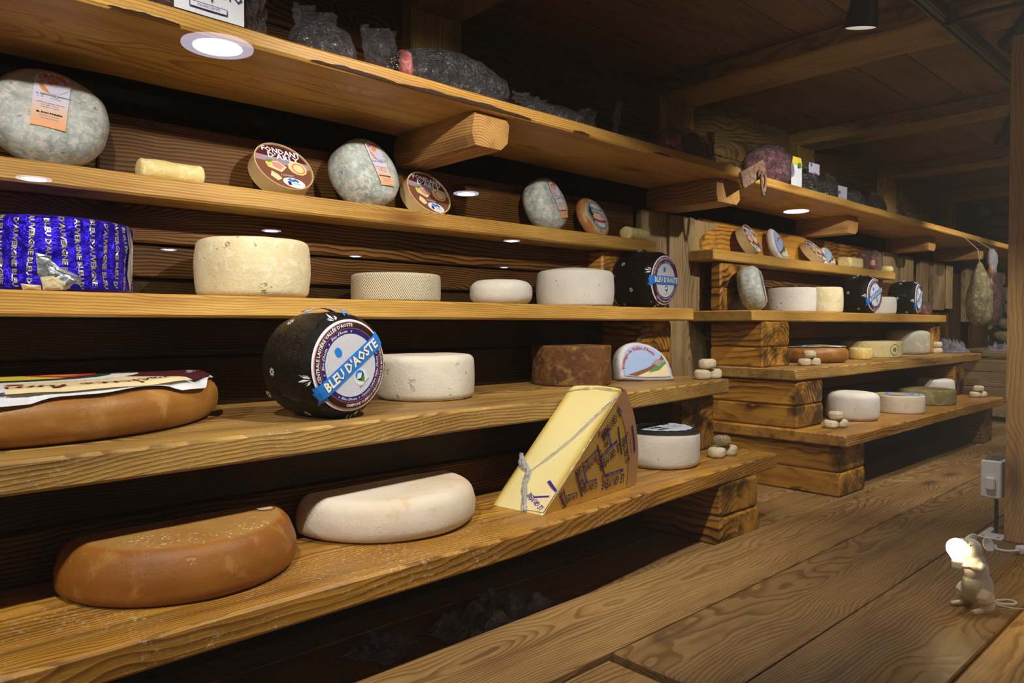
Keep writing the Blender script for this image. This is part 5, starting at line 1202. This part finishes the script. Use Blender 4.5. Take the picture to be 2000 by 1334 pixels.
# rusty latch where the two shelf lengths meet
t = empty('rusty_latch', (2.135, 1.178, .474), (0, 0, R(0)), 'rusty iron strap with a hanging ring, at the joint of the topmost shelf', 'latch')
o = board('strap', -.072, .080, -.004, .004, -.022, .030, M['rust'], t, bev=.002, jag=.001, seed=3, seg=8); o.rotation_euler = (0, R(-24), 0)
vs, fs = blob((.034, -.010, .004), .016, .008, .016, 16, 10); link('boss', mesh('boss', vs, fs), M['rust'], t, smooth=True)
vs, fs = tube(smoothpath([(.034, -.018, .012), (.022, -.020, -.004), (.024, -.020, -.035), (.034, -.020, -.062), (.044, -.020, -.035), (.046, -.020, -.004), (.036, -.018, .012)], 5), .0048, 8); link('ring', mesh('ring', vs, fs), M['rust'], t, smooth=True)
# hanging hams
def ham(x, y, zt, L, w, mat, label, net=False, seed=0):
    t = empty('hanging_ham', (x, y, zt), label=label, cat='ham')
    prof = [(0, -L)] + [(w * k, -L * z) for k, z in ((.35, .985), (.62, .95), (.85, .86), (.98, .74), (1.0, .62), (.93, .48), (.76, .34), (.52, .20), (.30, .10), (.18, .04))] + [(0, -.0)]
    vs, fs = lathe(prof, 40, .010, 12, seed, None, .7); link('ham_meat', mesh('ham_meat', vs, fs), mat, t, smooth=True)
    vs, fs = tube([(0, 0, -.02), (0, .01, .06), (0, .075, .455 - zt)], .0022, 6); link('string', mesh('string', vs, fs), plain('twine', '#8E866C', .8), t)
    if net:
        vs, fs = lathe([(0, -.19)] + [(w * k, z) for k, z in ((.72, -.185), (.66, -.14), (.45, -.08), (.30, -.04), (.44, -.01), (.40, .03), (.2, .055))] + [(0, .06)], 30, .010, 26, 3, None, .8); link('white_net', mesh('white_net', vs, fs), M['milky'], t, smooth=True)
        vs, fs = lathe([(0, -L * 1.02)] + [(w * k * 1.07, -L * z) for k, z in ((.40, 1.01), (.66, .96), (.9, .87), (1.02, .74), (1.04, .62), (.97, .48), (.78, .34), (.55, .20))] + [(0, -.10 * L)], 40, .012, 14, seed + 2, None, .72); link('film', mesh('film', vs, fs), M['film2'], t, smooth=True)
        vs, fs = sheet_v(w * 1.06, -L * .80, L * .34); link('label', mesh('label', vs, fs), M['paper'], t)
    return t
def sheet_v(w, z0, h):
    vs, fs = [], []
    for i in range(7):
        a = R(-75 + 8 * i)
        for z in (z0, z0 + h / 2, z0 + h): vs.append((w * 1.03 * math.cos(a), w * .76 * math.sin(a), z))
    for i in range(6):
        for j in range(2): k = i * 3 + j; fs.append((k, k + 3, k + 4, k + 1))
    return vs, fs
ham(4.28, 1.10, .325, .335, .086, M['ham'], 'dull grey-brown mouldy ham hanging on a string from the topmost shelf', seed=3)
ham(4.50, 1.10, .345, .345, .070, M['amber'], 'shiny amber ham in film with a bunched white net top, hanging rightmost', net=True, seed=6)

# ------------------------------------------------------------------ clear bags
M['bagfilm'] = film('loose_bag_plastic', '#C8C8DC', .34, .14, 1.2, 26)
def bag(nm, loc, L, W, H, label, seed=0, az=0, n=26):
    vs, fs = [], []
    for i in range(n + 1):
        for j in range(n + 1):
            u, v = i / n - .5, j / n - .5
            ed = min(1, (.5 - abs(u)) * 5) * min(1, (.5 - abs(v)) * 5)
            z = abs(noise.noise(Vector((u * 4 + seed, v * 4, 1)))) * H * 1.5 * ed + abs(noise.noise(Vector((u * 11 + seed, v * 11, 1)))) * H * .5 * ed + .002
            vs.append((u * L + .08 * L * noise.noise(Vector((v * 3, seed, 0))), v * W + .1 * W * noise.noise(Vector((u * 3, seed, 5))), z))
    for i in range(n):
        for j in range(n): k = i * (n + 1) + j; fs.append((k, k + n + 1, k + n + 2, k + 1))
    o = link(nm, mesh(nm, vs, fs), M['bagfilm'], None, loc, (0, 0, az), smooth=False); return tag(o, label, 'plastic bag')
bag('plastic_bag', (.885, 1.000, FL - .018), .27, .125, .034, 'flattened clear plastic bag on the dark floor under the lowest left shelf', 3, R(10))
bag('plastic_bag', (.655, 1.030, FL - .018), .10, .10, .022, 'small crumpled clear film on the dark floor, left of the larger bag', 8, R(30))
bag('plastic_bag', (4.25, 1.22, -.1425), .10, .16, .10, 'puffed clear bag at the far right end of the second right shelf', 12, n=14)
# rough trunk at the far end
t = empty('wooden_chest', (5.15, 1.20, FL), label='rough old wooden chest standing at the far end below the hams', cat='chest')
for i in range(4): board('plank', -.42, .42, -.20 - .0, -.175, .010 + i * .083, .090 + i * .083, M['weather'], t, seed=500 + i, jag=.002)
for i in range(4): board('plank', -.42, -.395, -.172, .20, .010 + i * .083, .090 + i * .083, M['weather'], t, axis='y', seed=510 + i, jag=.002)
board('lid', -.44, .44, -.215, .215, .345, .372, M['weather'], t, seed=520, jag=.002)
for sx in (-1, 1): board('leg', sx * .40 - .025, sx * .40 + .025, -.19, -.15, 0, .345, M['dark'], t, axis='z', seed=530 + sx)
bag('plastic_bag', (4.85, 1.12, FL + .3725), .18, .16, .07, 'crumpled clear bag lying on the rough old chest', 15, n=14)

# ------------------------------------------------------------------ track and spot lamps
t = empty('lamp_track', (0, .62, .80), label='black lamp track running along under the ceiling beams', cat='lamp track')
board('rail', -1.2, 6.3, -.017, .017, -.032, -.001, M['black'], t, bev=.002)
for sy in (-.0065, .0065): board('groove', -1.19, 6.29, sy - .0015, sy + .0015, -.034, -.0322, plain('grey_groove', '#4A4A44', .4) if sy < 0 else M['void'], t, bev=0)
LENS = plain('lamp_lens', '#D8D4E0', .3, emit=('#FFF2DC', .55))
lab = ['spot lamp hanging from the track outside the left edge', 'spot lamp over the far left film wrapped wheel', 'spot lamp over the big tilted black cheese', 'black spot lamp at the top of the picture with a pale lens',
       'black spot lamp hidden behind the top of the window post', 'black spot lamp peeping out beside the window post', 'black spot lamp over the hanging hams', 'black spot lamp near the end wall']
for i, (a, b, p) in enumerate(LAMPS):
    a = Vector(a); d = (Vector(b) - a).normalized()
    t = empty('spot_lamp', a, label=lab[i], cat='lamp'); q = d.to_track_quat('-Z', 'Y').to_matrix().to_4x4(); setrot(t, q)
    vs, fs = lathe([(0, .105), (.020, .104), (.024, .098), (.026, .02), (.033, -.026), (.034, -.030), (.031, -.030), (.028, -.012), (0, -.010)][::-1], 36); link('housing', mesh('housing', vs, fs), M['black'], t)
    vs, fs = lathe([(0, -.029), (.0285, -.029), (.0285, -.0270), (0, -.0270)], 30); link('lens', mesh('lens', vs, fs), LENS, t)
    top = Vector((a.x, .62, .762)); inv = q.inverted(); p1 = inv @ (top - a); p0 = Vector((0, 0, .09))
    vs, fs = tube([p0, p0 * .4 + p1 * .6 + Vector((0, 0, .01)), p1], .006, 8); link('arm', mesh('arm', vs, fs), M['black'], t)

# ------------------------------------------------------------------ mouse figure holding a glowing bulb
M['ceramic'] = plain('white_resin', '#D9D6CE', .55, bump=.5, bscale=500)
mt = empty('mouse_lamp', (1.528, .392, FL + .0005), (0, 0, R(152)), 'small white mouse figure lamp standing upright, holding a glowing bulb', 'lamp')
parts = [blob((-.004, 0, .040), .027, .025, .032, 20, 14), blob((-.001, 0, .068), .021, .020, .028, 20, 14), blob((.002, 0, .090), .016, .016, .018, 18, 12),
         blob((.012, 0, .112), .0215, .0165, .0175, 20, 14, rot=Matrix.Rotation(R(-30), 3, 'Y')), blob((.031, 0, .123), .011, .0085, .009, 14, 10, rot=Matrix.Rotation(R(-30), 3, 'Y')),
         blob((.040, 0, .128), .0045, .004, .004, 10, 8)]
for s in (-1, 1):
    parts.append(tube(smoothpath([(-.002, s * .018, .034), (.004, s * .023, .020), (-.006, s * .021, .008), (.006, s * .021, .0045), (.024, s * .022, .004), (.032, s * .023, .0035)], 4), [.015] * 4 + [.013] * 4 + [.0075] * 4 + [.0055] * 4 + [.0048] * 4 + [.003], 10))
    parts.append(tube(smoothpath([(.002, s * .016, .086), (.012, s * .019, .078), (.027, s * .012, .082), (.037, s * .009, .083)], 4), [.0065] * 4 + [.0052] * 4 + [.0042] * 4 + [.0035], 10))
    for f in (-1, 0, 1): parts.append(tube([(.036, s * .009, .083), (.042, s * (.0088 + f * .0006), .083 + f * .0034)], .0018, 6))
V, F = join(parts); link('body', remesh(V, F, 'body', .0016, 3), M['ceramic'], mt, smooth=True)
for s in (-1, 1):
    vs, fs = lathe([(0, 0), (.010, .0004), (.0125, .002), (.0128, .0035), (.011, .0032), (.006, .0016), (0, .0012)], 24); o = link('ear', mesh('ear', vs, fs), M['ceramic'], mt, (-.007, s * .016, .121), smooth=True)
    o.rotation_euler = (R(s * -62), R(-8), R(0))
    vs, fs = blob((.026, s * .0115, .121), .0018, .0012, .0018, 8, 6); link('eye', mesh('eye', vs, fs), M['blackp'], mt)
vs, fs = tube(smoothpath([(-.026, 0, .018), (-.045, .004, .006), (-.070, .012, .004), (-.088, .006, .004), (-.085, -.008, .004), (-.060, -.012, .004)], 6), [.0042] * 6 + [.0034] * 6 + [.0028] * 6 + [.0025] * 6 + [.0022] * 6 + [.0014], 8); link('tail', mesh('tail', vs, fs), M['ceramic'], mt, smooth=True)
vs, fs = lathe([(0, 0), (.0085, .0), (.009, .003), (.009, .014), (.008, .016), (0, .016)], 24); link('socket', mesh('socket', vs, fs), M['ceramic'], mt, (.043, 0, .077), smooth=False)
vs, fs = lathe([(0, 0), (.008, .001), (.011, .006)] + [(.0175 * math.cos(R(a)), .021 + .0175 * math.sin(R(a))) for a in range(-45, 90, 12)] + [(0, .0385)], 28)
BULB = plain('glowing_bulb', '#FFFFFF', .2, emit=('#FFE2A8', 26.0))
link('bulb', mesh('bulb', vs, fs), BULB, mt, (.044, 0, .0935), smooth=True)
vs, fs = tube(smoothpath([(-.024, .004, .010), (-.06, .03, .004), (-.12, .035, .003), (-.20, .03, .003), (-.34, .05, .003)], 6), .0018, 8); link('cord', mesh('cord', vs, fs), plain('white_cord', '#C8C8BC', .5), mt, smooth=True)
# sensor box, its floor plate, and cable plug by the window post
WP = plain('white_plastic', '#E4E5EA', .45)
t = empty('control_box', (2.105, .50, FL), label='pale plastic control box on a dark rod beside the window post', cat='device')
board('case', -.045, .045, -.022, .022, .098, .190, WP, t, bev=.003); board('vent_panel', -.038, .038, -.016, .016, .1903, .1915, plain('grey_vent', '#5C6468', .6), t, bev=0)
o = board('button', -.054, -.0455, -.010, .010, .120, .150, WP, t, bev=.002)
vs, fs = tube([(.008, 0, .003), (.008, 0, .10)], .0045, 10); link('rod', mesh('rod', vs, fs), M['black'], t)
board('floor_plate', -.052, .06, -.026, .026, 0, .003, WP, t, bev=.001)
for sx, sy in ((-.040, -.016), (-.040, .016)): vs, fs = lathe([(0, 0), (.003, 0), (.0028, .001), (0, .0014)], 12); link('screw', mesh('screw', vs, fs), M['rust'], t, (sx, sy, .003))
t = empty('cable_plug', (1.985, .405, FL), (0, 0, R(-30)), 'pale cable plug lying on the floor right beside the window post', 'plug')
board('plug_body', -.028, .028, -.012, .012, 0, .018, WP, t, bev=.003)
vs, fs = tube(smoothpath([(-.028, 0, .010), (-.045, .010, .006), (-.050, .035, .003), (-.030, .06, .003)], 5), .003, 8); link('cable', mesh('cable', vs, fs), WP, t, smooth=True)

# ------------------------------------------------------------------ ceiling lamps of the shop behind, seen as reflections in the pane
GL = plain('shop_lamp_lens', '#FFFFFF', .3, emit=('#E8ECFF', 60.0)); GL2 = plain('shop_lamp_diffuser', '#FFFFFF', .3, emit=('#E0E2FF', 11.0))
for (x, y, r, lb) in [(1.23, -2.62, .15, 'white shop ceiling lamp nearest behind the window, mirrored large at upper left'), (1.23, -6.50, .13, 'white shop ceiling lamp mirrored on the edge of the fourth left shelf'),
                      (4.24, -4.61, .12, 'white shop ceiling lamp mirrored beside the second round box'), (7.44, -3.05, .13, 'white shop ceiling lamp mirrored under the topmost shelf at right'),
                      (3.93, -11.64, .12, 'white shop ceiling lamp mirrored left of the tall cream wheel'), (4.10, -8.32, .12, 'white shop ceiling lamp mirrored above the tall cream wheel'),
                      (6.68, -10.60, .11, 'white shop ceiling lamp mirrored above the basket-weave wheel'), (10.23, -10.66, .09, 'white shop ceiling lamp mirrored above the smallest white wheel'),
                      (7.09, -7.06, .12, 'white shop ceiling lamp mirrored on the fourth left shelf near its right end')]:
    t = empty('ceiling_lamp', (x, y, 1.2), label=lb, cat='lamp')
    vs, fs = lathe([(0, .0), (r * .95, 0), (r * 1.05, .01), (r * 1.1, .06), (0, .06)], 32); link('housing', mesh('housing', vs, fs), M['black'], t)
    vs, fs = lathe([(0, -.012), (r * .66, -.012), (r * .66, -.010), (0, -.010)], 32); link('lens', mesh('lens', vs, fs), GL, t)
    vs, fs = lathe([(0, -.009), (r * .97, -.009), (r * .97, -.001), (0, -.001)], 32); link('diffuser', mesh('diffuser', vs, fs), GL2, t)

# the two lower left shelves lie a little farther out than first laid: carry what stands on them along
for o in list(bpy.data.objects):
    if o.parent or not o.get('category') or o['category'] in ('shelf', 'timber', 'lamp', 'corbel'): continue
    L = o.location
    if L.x < 2.0 and L.y > .7:
        f = F1 if -.345 < L.z < -.30 else F2 if -.147 < L.z < -.03 else None
        if f: o.location = L * f; o.scale = o.scale * f
        if .25 < L.z < .42: o.location = (L.x * 1.02, L.y * 1.02, L.z); o.scale = o.scale * 1.02
